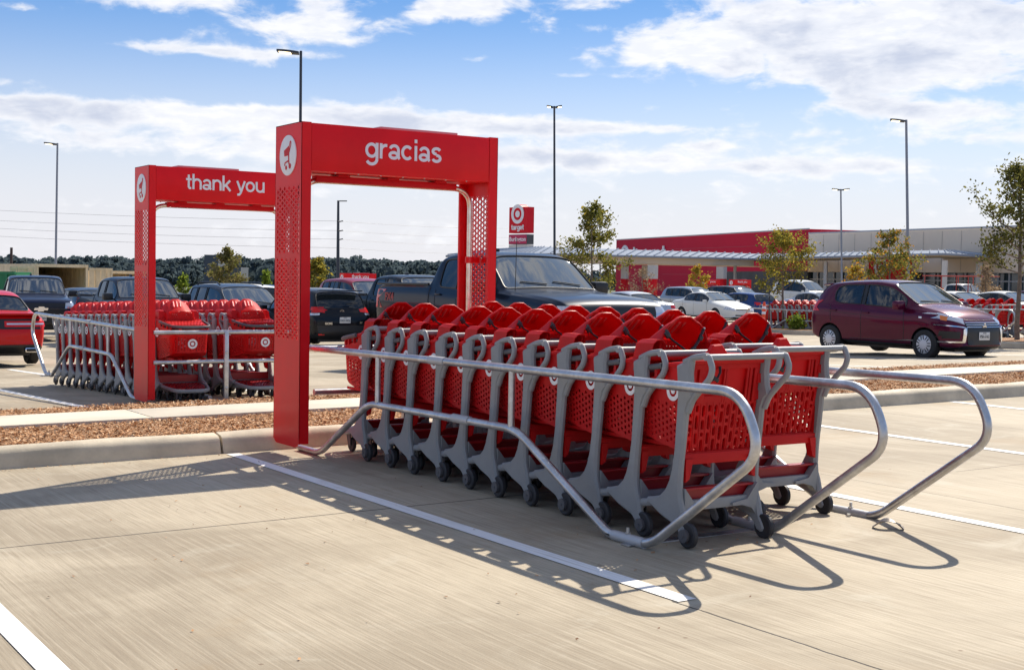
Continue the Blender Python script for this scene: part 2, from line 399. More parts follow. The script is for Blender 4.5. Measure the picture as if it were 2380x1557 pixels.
# ------------------------------------------------------------------ ground, kerbs, mulch, paint
def mat_concrete():
    mt = bpy.data.materials.new('broomed_concrete'); mt.use_nodes = True; t = mt.node_tree; p = t.nodes['Principled BSDF']
    tc = N(t, 'ShaderNodeTexCoord'); o = tc.outputs['Object']
    def mapn(sx, sy, sc_, det, rough=.6, dist=0.0, rz=0.0):
        mp = N(t, 'ShaderNodeMapping'); mp.inputs['Scale'].default_value = (sx, sy, 1); mp.inputs['Rotation'].default_value = (0, 0, rz); Lk(t, o, mp.inputs[0])
        n = N(t, 'ShaderNodeTexNoise', i_Scale=sc_, i_Detail=det, i_Roughness=rough, i_Distortion=dist); Lk(t, mp.outputs[0], n.inputs['Vector']); return n.outputs[0]
    fine = mapn(64, 1.15, 1.0, 3, .62); fin2 = mapn(150, 3.0, 1.0, 3, .6); mid = mapn(14, .35, 1.0, 4, .7, .2); broad = mapn(3.2, .25, 1.0, 3)
    blot = mapn(1, 1, .42, 6, .62, .6); stain = mapn(1, 1, 1.3, 7, .66, 1.0); grit = mapn(1, 1, 90, 2)
    c = mixc(t, smooth(t, blot, .38, .62), (.300, .248, .176), (.462, .395, .290))
    c = mixc(t, mth(t, 'MULTIPLY', smooth(t, broad, .35, .7), .18), c, (.485, .42, .31))
    c = mixc(t, mth(t, 'MULTIPLY', smooth(t, mid, .45, .72), .22), c, (.285, .225, .155))
    c = mixc(t, mth(t, 'MULTIPLY', smooth(t, fine, .50, .68), .34), c, (.235, .188, .13))
    c = mixc(t, mth(t, 'MULTIPLY', smooth(t, fin2, .48, .64), .42), c, (.235, .188, .13))
    c = mixc(t, mth(t, 'MULTIPLY', smooth(t, fine, .50, .30), .30), c, (.57, .495, .37))
    c = mixc(t, mth(t, 'MULTIPLY', smooth(t, stain, .54, .74), .60), c, (.50, .455, .36))
    c = mixc(t, mth(t, 'MULTIPLY', smooth(t, mapn(1, 1, .8, 6, .6, .8), .54, .74), .55), c, (.33, .24, .14))
    c = mixc(t, mth(t, 'MULTIPLY', smooth(t, grit, .60, .75), .20), c, (.18, .15, .12))
    vor = N(t, 'ShaderNodeTexVoronoi', i_Scale=3.3); Lk(t, o, vor.inputs['Vector'])
    c = mixc(t, mth(t, 'MULTIPLY', mth(t, 'SUBTRACT', 1.0, smooth(t, vor.outputs[0], .018, .045)), .7), c, (.16, .10, .06))
    sep = N(t, 'ShaderNodeSeparateXYZ'); Lk(t, o, sep.inputs[0]); X, Y, Z = sep.outputs
    wob = mth(t, 'MULTIPLY', mth(t, 'SUBTRACT', mapn(1, 1, 2.5, 6, .7), .5), .03)
    def line(v, at_, lim=None, w=.0045):
        d = mth(t, 'ABSOLUTE', mth(t, 'SUBTRACT', mth(t, 'ADD', v, wob), at_))
        m_ = mth(t, 'SUBTRACT', 1.0, smooth(t, d, w * .45, w))
        if lim:
            vv, a, b = lim
            m_ = mth(t, 'MULTIPLY', m_, mth(t, 'MULTIPLY', mth(t, 'GREATER_THAN', vv, a), mth(t, 'LESS_THAN', vv, b)))
        return m_
    jt = None
    for ln in (line(Y, 6.97, (X, -3, 4.9), .0105), line(Y, 6.2, (X, 7.9, 14), .006), line(X, 3.70, (Y, -3, 4.36), .008), line(X, 6.97, (Y, -3, 9.7), .005), line(X, 10.6, (Y, -3, 9.7), .006),
               line(Y, 20.4), line(Y, 31.0), line(X, 10.0, (Y, 12, 60)), line(X, 15.2, (Y, 12, 60)), line(X, 20.0, (Y, 12, 60))):
        jt = ln if jt is None else mth(t, 'MAXIMUM', jt, ln)
    c = mixc(t, mth(t, 'MULTIPLY', jt, .95), c, (.035, .03, .025))
    Lk(t, c, p.inputs['Base Color'])
    Lk(t, mth(t, 'ADD', .62, mth(t, 'MULTIPLY', fine, .3)), p.inputs['Roughness'])
    p.inputs['Specular IOR Level'].default_value = .35
    b = N(t, 'ShaderNodeBump', i_Strength=.55, i_Distance=.004)
    Lk(t, mth(t, 'SUBTRACT', mth(t, 'ADD', fine, mth(t, 'MULTIPLY', grit, .5)), mth(t, 'MULTIPLY', jt, 2.0)), b.inputs['Height']); Lk(t, b.outputs[0], p.inputs['Normal'])
    return mt
M_CONC = mat_concrete()
M_KERB = bsdf('kerb_concrete', (.53, .46, .345), .8, noise=(2.2, .22, 8), bump=(60, .35, .004))
M_WALK = bsdf('walk_concrete', (.56, .50, .40), .8, noise=(1.1, .12, 8), bump=(90, .2, .003))
M_PAINT = None
def mat_paint():
    mt = bpy.data.materials.new('road_paint'); mt.use_nodes = True; t = mt.node_tree; p = t.nodes['Principled BSDF']
    tc = N(t, 'ShaderNodeTexCoord'); mp = N(t, 'ShaderNodeMapping'); mp.inputs['Scale'].default_value = (60, 1.2, 1); Lk(t, tc.outputs['Object'], mp.inputs[0])
    a = N(t, 'ShaderNodeTexNoise', i_Scale=1, i_Detail=4.0); Lk(t, mp.outputs[0], a.inputs['Vector'])
    b = N(t, 'ShaderNodeTexNoise', i_Scale=3.0, i_Detail=6.0); Lk(t, tc.outputs['Object'], b.inputs['Vector'])
    c = mixc(t, smooth(t, a.outputs[0], .5, .75), (.84, .83, .81), (.66, .63, .58)); c = mixc(t, mth(t, 'MULTIPLY', smooth(t, b.outputs[0], .55, .75), .45), c, (.55, .51, .45))
    Lk(t, c, p.inputs['Base Color']); p.inputs['Roughness'].default_value = .6
    return mt
M_PAINT = mat_paint()
M_MULCH = bsdf('bark_mulch', (.38, .20, .095), .95, noise=(30, .75, 6), bump=(55, 1.0, .03))
M_CHIP = [bsdf('wood_chip_a', (.58, .33, .165), .9), bsdf('wood_chip_b', (.46, .25, .12), .9), bsdf('wood_chip_c', (.70, .48, .29), .9), bsdf('wood_chip_d', (.30, .16, .08), .9)]

def strip(name, xs, ys, dz, mt, kind='structure'):
    b = MB(); vs = []; w = len(ys)
    for x in xs:
        for y in ys: vs.append((x, y, g(x, y) + dz))
    b.add(vs, [(i * w + j, (i + 1) * w + j, (i + 1) * w + j + 1, i * w + j + 1) for i in range(len(xs) - 1) for j in range(w - 1)])
    return tag(b.build(name, mt), kind=kind)
strip('parking_lot', [-300, -30, -5, 5, 20, 40, 90, 500], [-30, 0, 9.7, 11.6, 14, 20, 30, 45, 60, 110, 170], 0, M_CONC)
M_FIELD = bsdf('dry_field', (.10, .105, .055), .95, noise=(.08, .35, 8))
strip('far_field', [-900, -300, -30, 90, 500, 1400], [170, 300, 700, 1800], 0, M_FIELD)
# painted bay lines
def bayline(x, y0, y1, w=.102):
    ys = [y0] + [y for y in (9.7, 11.6, 14, 20, 30, 45, 60) if y0 < y < y1] + [y1]
    o = strip('bay_line', [x - w / 2, x + w / 2], ys, .004, M_PAINT); return o
for x, y0, y1 in ((1.19, -1, 5.95), (3.76, 4.33, 9.64), (6.37, 2.5, 9.66), (9.15, 3, 9.66), (12.2, 4, 9.66), (15.2, 4, 9.66), (4.0, 13.2, 19.3), (6.55, 12.7, 18.6),
                  (9.3, 12.7, 18.6), (12.0, 12.7, 18.6), (17.0, 12.7, 18.4), (19.8, 12.7, 18.4), (22.6, 12.7, 18.4), (5.62, 22.6, 25.6), (8.4, 25, 30), (11.1, 25, 30)):
    bayline(x, y0, y1)
# island: rounded kerbs, two mulch strips and a pavement between them
XS = [-14 + i * 1.0 for i in range(0, 60)]
def kerb_run(name, y_face, sgn, x0, x1, zdrop=0.0):
    """kerb along X whose face stands at y_face and looks towards -sgn*Y, cut by open joints"""
    prof = [(0, -.02), (.022, .06), (.035, .105), (.05, .128), (.075, .143), (.11, .150), (.175, .150), (.18, .02)]
    b = MB(); x = x0
    joints = [-9.2, -2.6, 3.70, 9.1, 14.5, 20.4, 27, 34]
    cuts = [x0] + [j for j in joints if x0 < j < x1] + [x1]
    for a, c in zip(cuts, cuts[1:]):
        n = max(2, int((c - a) / .4)); vs = []; k = len(prof)
        for i in range(n + 1):
            xx = lerp(a + .011, c - .011, i / n)
            for q, (dy, z) in enumerate(prof):
                j = .004 * math.sin(xx * 5.1 + q) + random.uniform(-.0022, .0022)
                ed = .012 * (1 if i in (0, n) and q in (3, 4, 5) else 0)
                y = y_face + sgn * (dy + ed * .4 + (j if 0 < q < 7 else 0)); vs.append((xx, y, g(xx, y_face) + z - ed * .5 - zdrop + (j if 0 < q < 7 else 0)))
        fs = [(i * k + j, (i + 1) * k + j, (i + 1) * k + j + 1, i * k + j + 1) for i in range(n) for j in range(k - 1)]
        if sgn < 0: fs = [f[::-1] for f in fs]
        fs += [tuple(range(k)), tuple(n * k + j for j in range(k))[::-1]]
        b.add(vs, fs)
    return tag(b.build(name, M_KERB, sharp=50), kind='structure')
kerb_run('kerb', 9.69, 1, -14, 44)
kerb_run('kerb', 12.60, -1, -14, 44, .0)
def mulch(name, x0, x1, y0, y1, n, zoff=.128, size=(.006, .020)):
    b = MB(); nx = int((x1 - x0) / .09); ny = max(3, int((y1 - y0) / .09))
    vs = [(x0 + (x1 - x0) * i / nx, y0 + (y1 - y0) * j / ny, g(x0 + (x1 - x0) * i / nx, min(y0, 11.6)) + zoff + random.uniform(-.008, .012)) for i in range(nx + 1) for j in range(ny + 1)]
    w = ny + 1
    b.add(vs, [(i * w + j, (i + 1) * w + j, (i + 1) * w + j + 1, i * w + j + 1) for i in range(nx) for j in range(ny)])
    tag(b.build(name + '_bed', M_MULCH, sharp=180), kind='structure')
    c = MB()
    for k in range(n):
        x = random.uniform(x0, x1); y = random.uniform(y0 + .01, y1 - .01); s = random.uniform(*size); t = random.uniform(.25, .55)
        q = Matrix.Rotation(random.uniform(0, 6.3), 3, 'Z') @ Matrix.Rotation(random.uniform(-.7, .7), 3, 'X') @ Matrix.Rotation(random.uniform(-.5, .5), 3, 'Y')
        o = Vector((x, y, g(x, min(y0, 11.6)) + zoff + random.uniform(.0, .022)))
        P = [Vector((-s, -s * t, 0)), Vector((s * .8, -s * t * .8, .004)), Vector((s, s * t * .5, 0)), Vector((-s * .6, s * t, .003))]
        c.cur = random.choice((0, 0, 1, 1, 2, 3)); c.add([o + q @ p for p in P], [(0, 1, 2, 3)])
    return tag(c.build(name, M_CHIP, sharp=10), kind='stuff')
mulch('mulch', -4, 20, 9.865, 10.99, 60000)
mulch('mulch', -4, 26, 11.76, 12.43, 30000)
b = MB()
cuts = [-14] + [x + random.uniform(-.02, .02) for x in (-9.9, -5.4, -.9, 3.6, 6.0, 10.6, 15.1, 19.6, 24.1)] + [30]
for a, c in zip(cuts, cuts[1:]):
    mx = (a + c) / 2; b.box((mx, 11.375, g(mx, 11) + .09), (c - a - .012, .75, .14), Matrix.Rotation(-.0105, 3, 'Y'), bev=.008)
tag(b.build('pavement', M_WALK), kind='structure')
b = MB()
b.box((6, 11.3, .02), (60, 2.5, .14), Matrix.Rotation(-.0105, 3, 'Y')); tag(b.build('island_soil', M_MULCH), kind='structure')
# dry leaves and crumbs of bark on the slab
c = MB()
for k in range(240):
    y = random.uniform(4.0, 9.6); x = random.uniform(.16, 1.25) * y * .8 + random.uniform(-.5, .5); s = random.uniform(.004, .011)
    if random.random() < .35: y = 9.66 - abs(random.gauss(0, .07))
    q = Matrix.Rotation(random.uniform(0, 6.3), 3, 'Z') @ Matrix.Rotation(random.uniform(-.5, .5), 3, 'X')
    c.cur = random.choice((0, 1, 3, 3)); o = Vector((x, y, g(x, y) + .005))
    c.add([o + q @ Vector(p) for p in ((-s, -s * .5, 0), (s, -s * .4, .002), (s * .7, s * .5, .004), (-s * .8, s * .6, 0))], [(0, 1, 2, 3)])
tag(c.build('leaf_litter', M_CHIP), kind='stuff')
# ------------------------------------------------------------------ cart corral: arch, rails
M_RED = bsdf('red_powder_coat', (.76, .005, .010), .38, coat=.06, spec=.22, noise=(1.4, .08, 4, .06))
M_REDIN = bsdf('red_powder_coat_dark', (.56, .003, .010), .45, spec=.22)
M_GALV = None
def mat_galv():
    mt = bpy.data.materials.new('galvanised_steel'); mt.use_nodes = True; t = mt.node_tree; p = t.nodes['Principled BSDF']
    tc = N(t, 'ShaderNodeTexCoord'); a = N(t, 'ShaderNodeTexNoise', i_Scale=9, i_Detail=6.0); Lk(t, tc.outputs['Object'], a.inputs['Vector'])
    v = N(t, 'ShaderNodeTexVoronoi', i_Scale=55); Lk(t, tc.outputs['Object'], v.inputs['Vector'])
    f = mth(t, 'ADD', mth(t, 'MULTIPLY', a.outputs[0], .7), mth(t, 'MULTIPLY', v.outputs[1], .12))
    c = mixc(t, smooth(t, f, .3, .62), (.46, .46, .47), (.66, .67, .69)); Lk(t, c, p.inputs['Base Color'])
    Lk(t, mth(t, 'ADD', .26, mth(t, 'MULTIPLY', f, .26)), p.inputs['Roughness']); p.inputs['Metallic'].default_value = .88
    return mt
M_GALV = mat_galv()
M_SLEEVE = bsdf('sleeve_steel', (.50, .50, .51), .55, metal=.5)
M_WHITE = bsdf('white_vinyl', (.80, .80, .83), .5)
M_CHROME = bsdf('polished_pipe', (.72, .66, .60), .22, metal=.95, noise=(14, .12, 3))
M_DARK = bsdf('dark_void', (.012, .012, .013), .8)
M_BOLT = bsdf('bolt_steel', (.55, .54, .52), .35, metal=.9)
TR = .0245

def cart_symbol(b, c, s, ax, up, nrm):
    """small shopping cart pictogram, drawn as raised shapes"""
    def to3(p, q, h): return Vector(c) + Vector(ax) * (p * s) + Vector(up) * (q * s) + Vector(nrm) * h
    for body in ([(-.58, .38), (.36, .72), (.30, .02), (-.50, -.02)], [(.30, .68), (.42, .98), (.56, 1.02), (.66, .92), (.60, .66), (.34, .22), (.30, .30), (.52, .72), (.56, .90), (.48, .92), (.36, .66)],
                 [(.14, .03), (.30, .03), (.34, -.60), (.22, -.62), (.18, -.42), (-.34, -.52), (-.42, -.70), (-.52, -.66), (-.44, -.44), (.18, -.30)]):
        b.prism(body, to3, 0, .0025)
    for cx_, cy_, r in ((-.20, -.82, .15), (.44, -.74, .19)):
        b.prism([(cx_ + r * math.cos(a * .3927), cy_ + r * math.sin(a * .3927)) for a in range(16)], to3, 0, .0025)
def arch(root, word, H=2.555, off=None):
    """arch local frame: origin at the outer corner of the left post, X across, Y depth; built for the side facing -Y"""
    Wd = 1.79; Dp = .50; T = .082; zb = .03; BH = .376; z0 = H - BH
    for side in (0, 1):
        b = MB(); x0 = 0 if side == 0 else Wd; sx = 1 if side == 0 else -1
        # perforated outer plate
        zA, zB = .86, H - .48; th = .004
        nu, nv = 27, 10
        def fn(u, v): return (x0, .0 + Dp * (.06 + .88 * v), lerp(zA, zB, u)), (-sx, 0, 0)
        holes = [0]
        def skip(u, v):
            z = lerp(zA, zB, u)
            if abs(z - 1.52) < .028: return True
            return False
        b.perf(fn, nu, nv, th, hw=.33, hh=.35, skip=skip, ns=10)
        def plate(y0, y1, za, zc):
            b.box((x0 + sx * th / 2, (y0 + y1) / 2, (za + zc) / 2), (th, y1 - y0, zc - za))
        plate(0, Dp * .06, zA, zB); plate(Dp * .94, Dp, zA, zB); plate(0, Dp, zB, H)
        # lower plate with rounded rear corners
        rr = .075; cut = [(rr, zb), (Dp - rr, zb)] + [(Dp - rr + rr * math.sin(a * .314), zb + rr - rr * math.cos(a * .314)) for a in range(1, 6)] + [(Dp, zA), (0, zA)] + [(rr - rr * math.cos(a * .314), zb + rr - rr * math.sin(a * .314)) for a in range(0, 5)]
        b.prism(cut, lambda p, q, h: Vector((x0 + sx * h, p, q)), 0, th)
        # front and rear flanges
        for yy in (0, Dp - .004):
            za = zb + .03
            n_z = .22
            b.box((x0 + sx * T / 2, yy + .002, (H + n_z + .035) / 2 + 0), (T, .004, H - n_z - .035))
            b.box((x0 + sx * (T - .022) / 2, yy + .002, n_z + .0175), (T - .022, .004, .035))
            b.box((x0 + sx * T / 2, yy + .002, (za + n_z) / 2), (T, .004, n_z - za))
            b.box((x0 + sx * (T - .01), yy + (.014 if yy == 0 else -.010), (za + z0) / 2), (.02, .024, z0 - za))
        b.box((x0 + sx * T / 2, Dp / 2, H - .003), (T, Dp - .002, .006))
        b.box((x0 + sx * (T / 2 + .002), Dp / 2, zb + .05), (T - .006, Dp - .16, .006))
        po = b.build('post', M_RED, root)
        # round badge with the cart sign on the outer face
        d = MB(); zc = H - .245
        d.lathe((x0 - sx * .0, Dp / 2, zc), (-sx, 0, 0), [(.158, .0), (.158, .006), (.150, .008), (.0, .008)], 40)
        bo = d.build('badge', M_WHITE, root)
        e = MB(); cart_symbol(e, (x0 - sx * .008, Dp / 2 + (-.0), zc - .004), .112, (0, sx * -1, 0), (0, 0, 1), (-sx, 0, 0)); e.build('cart_sign', M_REDIN, bo)
    b = MB()
    b.box((Wd / 2, Dp / 2, z0 + BH / 2 - .002), (Wd - 2 * T - .006, Dp - .004, BH - .006), bev=.004)
    bm_ = b.build('beam', M_RED, root)
    b = MB(); b.box((Wd * .60, Dp * .5, H + .010), (.72, .36, .020), bev=.004); b.build('roof_panel', bsdf('panel_pink', (.55, .25, .25), .4), bm_)
    b = MB(); b.box((Wd / 2 - .03, Dp / 2, z0 - .040), (Wd - .50, .10, .052), bev=.006)
    for fx in (.25, .5, .75): b.box((Wd * fx, Dp / 2, z0 - .010), (.10, .16, .016))
    b.build('pipe_cover', M_REDIN, bm_)
    b = MB(); px = .115; pz = z0 - .050
    path = fillet([(px, Dp / 2, .12), (px, Dp / 2, pz), (Wd - px, Dp / 2, pz), (Wd - px, Dp / 2, .12)], .17, 10)
    b.tube(path, .024, 14); b.build('inner_pipe', M_CHROME, root)
    for s_ in (px, Wd - px):
        b = MB(); b.tube([(s_, Dp / 2, 1.50), (s_, Dp / 2, 1.555)], .036, 14); b.box((s_ + (-.05 if s_ < 1 else .05), Dp / 2, 1.528), (.09, .03, .05)); b.box((s_, Dp / 2 - .04, 1.528), (.05, .05, .05), bev=.006); b.build('pipe_clamp', M_RED, root)
    for yy, rz in ((0, 0), (Dp, math.pi)):
        letters(word, .121, 'lettering', M_WHITE, bm_, (Wd / 2 + (.0), yy, z0 + BH * .515), (R_(90), 0, rz), ext=.0025, w=.20)
    for k in range(7):
        b = MB(); b.cyl((.3 + k * .2, .03, z0 - .002), (0, 0, 1), .008, .008, 8); b.build('rivet', M_BOLT, bm_)
    if off:
        for o in root.children: o.location = (off[0], off[1], off[2]); o.scale = (off[3],) * 3

# side loop profile, y measured from the arch towards the open end, z up
def loop(root, x, name):
    A = 0.0
    y = lambda d: -d
    up = fillet([(x, y(d), z) for d, z in [(.06, .815), (2.5, .84), (4.90, .86), (5.03, .58), (4.25, .027), (3.90, .027)]], [.1, .26, .26, .13, .1], 8)
    b = MB(); b.tube(up, TR, 14)
    lo = fillet([(x, y(d), z) for d, z in [(4.02, .027), (3.90, .027), (2.99, .488), (1.09, .475), (.28, .025), (-.10, .025)]], [.05, .13, .13, .12, .1], 8)
    b.tube(lo, TR, 14)
    for d in (2.93, 1.22): b.tube([(x, y(d), .482), (x, y(d), .828)], .020, 12)
    lp = b.build(name, M_GALV, root)
    b = MB()
    for d, z, hl in ((2.36, .4863, .10), (2.05, .8355, .10), (4.07, .027, .13)):
        b = MB(); b.tube([(x, y(d - hl), z), (x, y(d + hl), z)], TR + .004, 14, cap=True); b.build('coupling', M_SLEEVE, lp)
    for d in (4.06, 4.13):
        if d == 4.13: continue
        b = MB(); b.cyl((x, y(d), .058), (0, 0, 1), .016, .008, 6); b.cyl((x, y(d), .072), (0, 0, 1), .009, .03, 8); b.build('bolt', M_BOLT, lp)
def corral(root, word, H=2.555, xl=(.05, .91, 1.72), back=-.02, off=None):
    """root frame: arch corner at origin, open end towards -Y"""
    arch(root, word, H, off)
    for x in xl: loop(root, x, 'side_rail')
    for z in (.81, .475):
        b = MB(); b.tube([(xl[0] + .02, -back, z), (xl[2], -back, z)], TR, 14); b.build('end_rail', M_GALV, root)
    xm = (xl[0] + xl[2]) / 2 - .01
    b = MB(); b.box((xm, -back + .010, .40), (.052, .046, .84), bev=.008); eb = b.build('end_post', M_GALV, root)
    for z in (.17, .58):
        b = MB(); b.lathe((xm, -back + .034, z), (0, 1, 0), [(.016, -.01), (.016, .006), (.008, .012), (0, .012)], 12); b.build('bolt', M_BOLT, eb)
    b = MB(); b.box(((xl[0] + xl[2]) / 2 + .03, -4.10, .006), (xl[2] - xl[0] + .16, .072, .007)); b.build('floor_strip', M_GALV, root)
    for x in (xl[0] + .07, xl[2] - .07):
        b = MB(); b.cyl((x, -4.11, .018), (0, 0, 1), .012, .03, 6); b.build('anchor_bolt', M_BOLT, root)

c1 = empty('cart_corral', (4.235, 9.477, g(4.24, 9.5)), 0)
tag(c1, 'red cart return arch reading gracias with galvanised rails, front of the lot', 'cart corral', 'cart corrals')
corral(c1, 'gracias', off=(-.127, -.284, .0411, .97), back=.12)
TH2 = Vector((4.668, 14.526))
c2 = empty('cart_corral', (4.668 + 1.79, 15.026, g(5.5, 15)), math.pi)
tag(c2, 'red cart return arch reading thank you, standing just beyond the mulch island', 'cart corral', 'cart corrals')
corral(c2, 'thank you', 2.665, xl=(.06, .92, 1.73), back=-.50)
# bent metal bracket lying on the slab
b = MB()
def fnb(u, v):
    a = (u - .5) * 2; return ((a * .085, (v - .5) * .07 * (1 - .25 * abs(a)), .048 * (1 - abs(a) ** 1.6) + .006 * math.sin(v * 5 + u * 9)), (0, 0, 1))
b.grid(fnb, 14, 5, .004)
br = b.build('metal_bracket', bsdf('rusty_bracket', (.21, .18, .16), .5, metal=.5, noise=(30, .4, 4)), weld=False)
br.location = (5.79, 4.99, g(5.8, 5) + .006); br.rotation_euler = (0, 0, R_(-50)); tag(br, 'bent grey metal bracket lying loose on the concrete by the right rail', 'bracket')
# ------------------------------------------------------------------ shopping carts
def mat_cart(name, c, rough=.5):
    mt = bsdf(name, c, rough, spec=.32, noise=(6, .06, 3), bump=(260, .12, .0006)); t = mt.node_tree; p = t.nodes['Principled BSDF']; o = [n for n in t.nodes if n.type == 'OUTPUT_MATERIAL'][0]
    tr = N(t, 'ShaderNodeBsdfTranslucent'); tr.inputs[0].default_value = (c[0] * 1.1, c[1], c[2], 1); mx = N(t, 'ShaderNodeMixShader', i_0=.27)
    Lk(t, p.outputs[0], mx.inputs[1]); Lk(t, tr.outputs[0], mx.inputs[2]); Lk(t, mx.outputs[0], o.inputs[0]); return mt
M_CART = mat_cart('red_plastic', (.66, .010, .012))
M_SLOT = bsdf('slot_light_red', (.80, .10, .10), .5)  # paler cart red, painted for the light showing in the hood slots
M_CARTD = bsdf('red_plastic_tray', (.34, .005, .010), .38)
M_GREY = bsdf('grey_plastic', (.265, .27, .275), .5, noise=(3, .10, 5), bump=(320, .22, .0008))
M_GREYD = bsdf('dark_grey_plastic', (.10, .095, .10), .55, bump=(300, .2, .0008))
M_TYRE = bsdf('caster_rubber', (.028, .027, .031), .6)
M_STRAP = bsdf('strap_webbing', (.05, .05, .06), .7)
M_BUCK = bsdf('buckle', (.012, .012, .014), .35)
HW = .285
def cart_mb():
    P = {}
    # side frame outline (u forward, z up)
    leg = [(.084, .934), (.076, .86), (.070, .80), (.074, .705), (.080, .617), (.088, .497), (.104, .40), (.126, .332), (.155, .281), (.200, .243), (.262, .228), (.300, .222), (.300, .188), (.262, .178), (.185, .140), (.115, .117), (.070, .100), (.046, .078), (.022, .042), (-.008, .030), (-.030, .036), (-.042, .058), (-.030, .085),
           (-.010, .115), (.0, .155), (.012, .20), (.030, .245), (.036, .30), (.032, .389), (.024, .47), (.018, .509), (.006, .62), (-.002, .70), (-.020, .745), (-.050, .775), (-.046, .80), (-.036, .83), (-.030, .90), (-.038, .955), (-.040, .985), (-.020, .980), (.016, .961)]
    for sx in (-1, 1):
        b = MB(); x = sx * HW
        def to3(p, q, h):
            lean = (q - .5) * .0
            return Vector((x + sx * lean - sx * .022 + h * sx, p, q))
        b.prism(leg, to3, -.016, .024, bev=.013)
        # rear facing flange that gives the leg its channel shape
        hx = x - sx * .016
        lp = fillet([(hx, .03, .955), (hx, -.04, .982), (hx, -.148, .998), (hx, -.180, .935), (hx, -.165, .886), (hx, -.098, .825), (hx, -.036, .765), (hx, -.004, .70)], .022, 4)
        b.tube(lp, [.0165] * len(lp), 10)
        # seam below the collar
        P['frame' + str(sx)] = b
        w = MB(); w.lathe((x - sx * .016, -.024, .066), (1, 0, 0), [(.0, -.014), (.044, -.014), (.058, -.016), (.066, -.010), (.066, .010), (.058, .016), (.044, .014), (0, .014)], 28)
        P['rw' + str(sx)] = w
        c = MB(); c.cyl((x + sx * .008, -.018, .064), (1, 0, 0), .034, .018, 20); c.cyl((x + sx * .017, -.018, .064), (1, 0, 0), .008, .006, 10)
        P['cap' + str(sx)] = c
        fw = MB(); fx = sx * .135
        fw.lathe((fx, .52, .055), (1, 0, 0), [(.0, -.012), (.036, -.012), (.048, -.014), (.055, -.008), (.055, .008), (.048, .014), (.036, .012), (0, .012)], 24)
        P['fw' + str(sx)] = fw
        fk = MB()
        for o in (-.022, .022):
            fk.prism([(.50, .05), (.54, .05), (.575, .14), (.50, .14)], lambda p, q, h, o=o: Vector((fx + o + h, p, q)), -.004, .004)
        fk.box((fx, .54, .137), (.05, .075, .014)); P['fk' + str(sx)] = fk
    b = MB(); b.tube([(-HW, -.142, .988), (HW, -.142, .988)], .0165, 14); P['bar'] = b
    b = MB()      # grey cross members low down, ribbed arch between the legs
    b.box((0, .055, .205), (2 * HW - .05, .035, .055), bev=.006)
    for sx in (-1, 1):
        b.prism([(sx * (HW - .03), .30), (sx * (HW - .03), .12), (sx * (HW - .07), .165), (sx * (HW - .14), .185), (sx * .08, .185), (sx * .08, .2), (sx * (HW - .10), .215)], lambda p, q, h: Vector((p, h, q)), .02, .07)
        b.tube(fillet([(sx * (HW - .03), .24, .20), (sx * (HW - .035), .40, .175), (sx * .20, .58, .155), (sx * .13, .63, .150), (0, .635, .150)], .05, 5), .018, 10, flat=1.25)
    P['chassis'] = b
    b = MB()      # lower tray with holes, back lip
    hwid = lambda u: pw([(0, HW - .045), (.4, .235), (.72, .20), (1, .12)], u)
    def ftray(u, v):
        y = lerp(.10, .615, v); z = lerp(.205, .172, v); return ((u - .5) * 2 * hwid(v), y, z), (0, 0, 1)
    b.perf(ftray, 11, 12, .012, hw=.30, hh=.36, ns=6)
    b.box((0, .085, .252), (2 * HW - .06, .012, .075)); b.box((0, .066, .290), (2 * HW - .055, .050, .013), bev=.004)
    P['tray'] = b
    # basket: one sheet round left side, nose, right side
    def path(s):        # s 0..1 -> x, y, unit normal
        pts = BASK; L = BL; d = s * L[-1]
        for i in range(len(pts) - 1):
            if d <= L[i + 1] or i == len(pts) - 2:
                t = (d - L[i]) / (L[i + 1] - L[i]); a, c = pts[i], pts[i + 1]
                return lerp(a[0], c[0], t), lerp(a[1], c[1], t), NORM[i]
    side = [(-.250, .045), (-.236, .25), (-.218, .44), (-.200, .505), (-.165, .545), (-.10, .566), (0, .572)]
    BASK = side + [(-x, y) for x, y in side[-2::-1]]
    BL = [0]
    for a, c in zip(BASK, BASK[1:]): BL.append(BL[-1] + math.hypot(c[0] - a[0], c[1] - a[1]))
    NORM = []
    for a, c in zip(BASK, BASK[1:]):
        dx, dy = c[0] - a[0], c[1] - a[1]; q = math.hypot(dx, dy); NORM.append((-dy / q, dx / q))
    def zb(y): return pw([(.045, .478), (.30, .520), (.44, .548), (.50, .575), (.572, .585)], y)
    def zt(y): return pw([(.045, .938), (.30, .905), (.572, .868)], y)
    def zh(y): return pw([(.045, .735), (.30, .745), (.572, .770)], y)
    def fbask(z0f, z1f):
        def fn(u, v):
            x, y, n = path(u); z = lerp(z0f(y), z1f(y), v); k = 1 + .06 * (z - .5)
            return (x * k * (.96 + .05 * (z - .47) / .4), y + (z - .57) * .085 * max(0, (y - .1) / .47), z), (n[0], n[1], 0)
        return fn
    b = MB(); lo = fbask(lambda y: zb(y) + .012, zh)
    def skip(u, v):
        x, y, n = path(min(u, .999)); return (y < .075) or (.44 < abs(y) < .505 and abs(x) > .15) or (abs(x) < .052 and y > .5 and abs(v - .52) < .24)
    b.perf(lambda p, q: lo(q, p), 7, 40, .004, hw=.29, hh=.30, skip=lambda p, q: skip(q, p), ns=12)
    b.grid(fbask(zh, lambda y: zt(y) - .045 if y > .2 else zt(y)), 40, 2, .004)
    # bottom curve and floor
    b.grid(fbask(zb, lambda y: zb(y) + .012), 40, 1, .004)
    def ffl(u, v):
        y = lerp(.05, .555, v); w = pw([(.05, .235), (.44, .205), (.5, .19), (.555, .13)], y); return ((u - .5) * 2 * w, y, zb(y) + .002), (0, 0, 1)
    b.grid(ffl, 8, 12, .006)
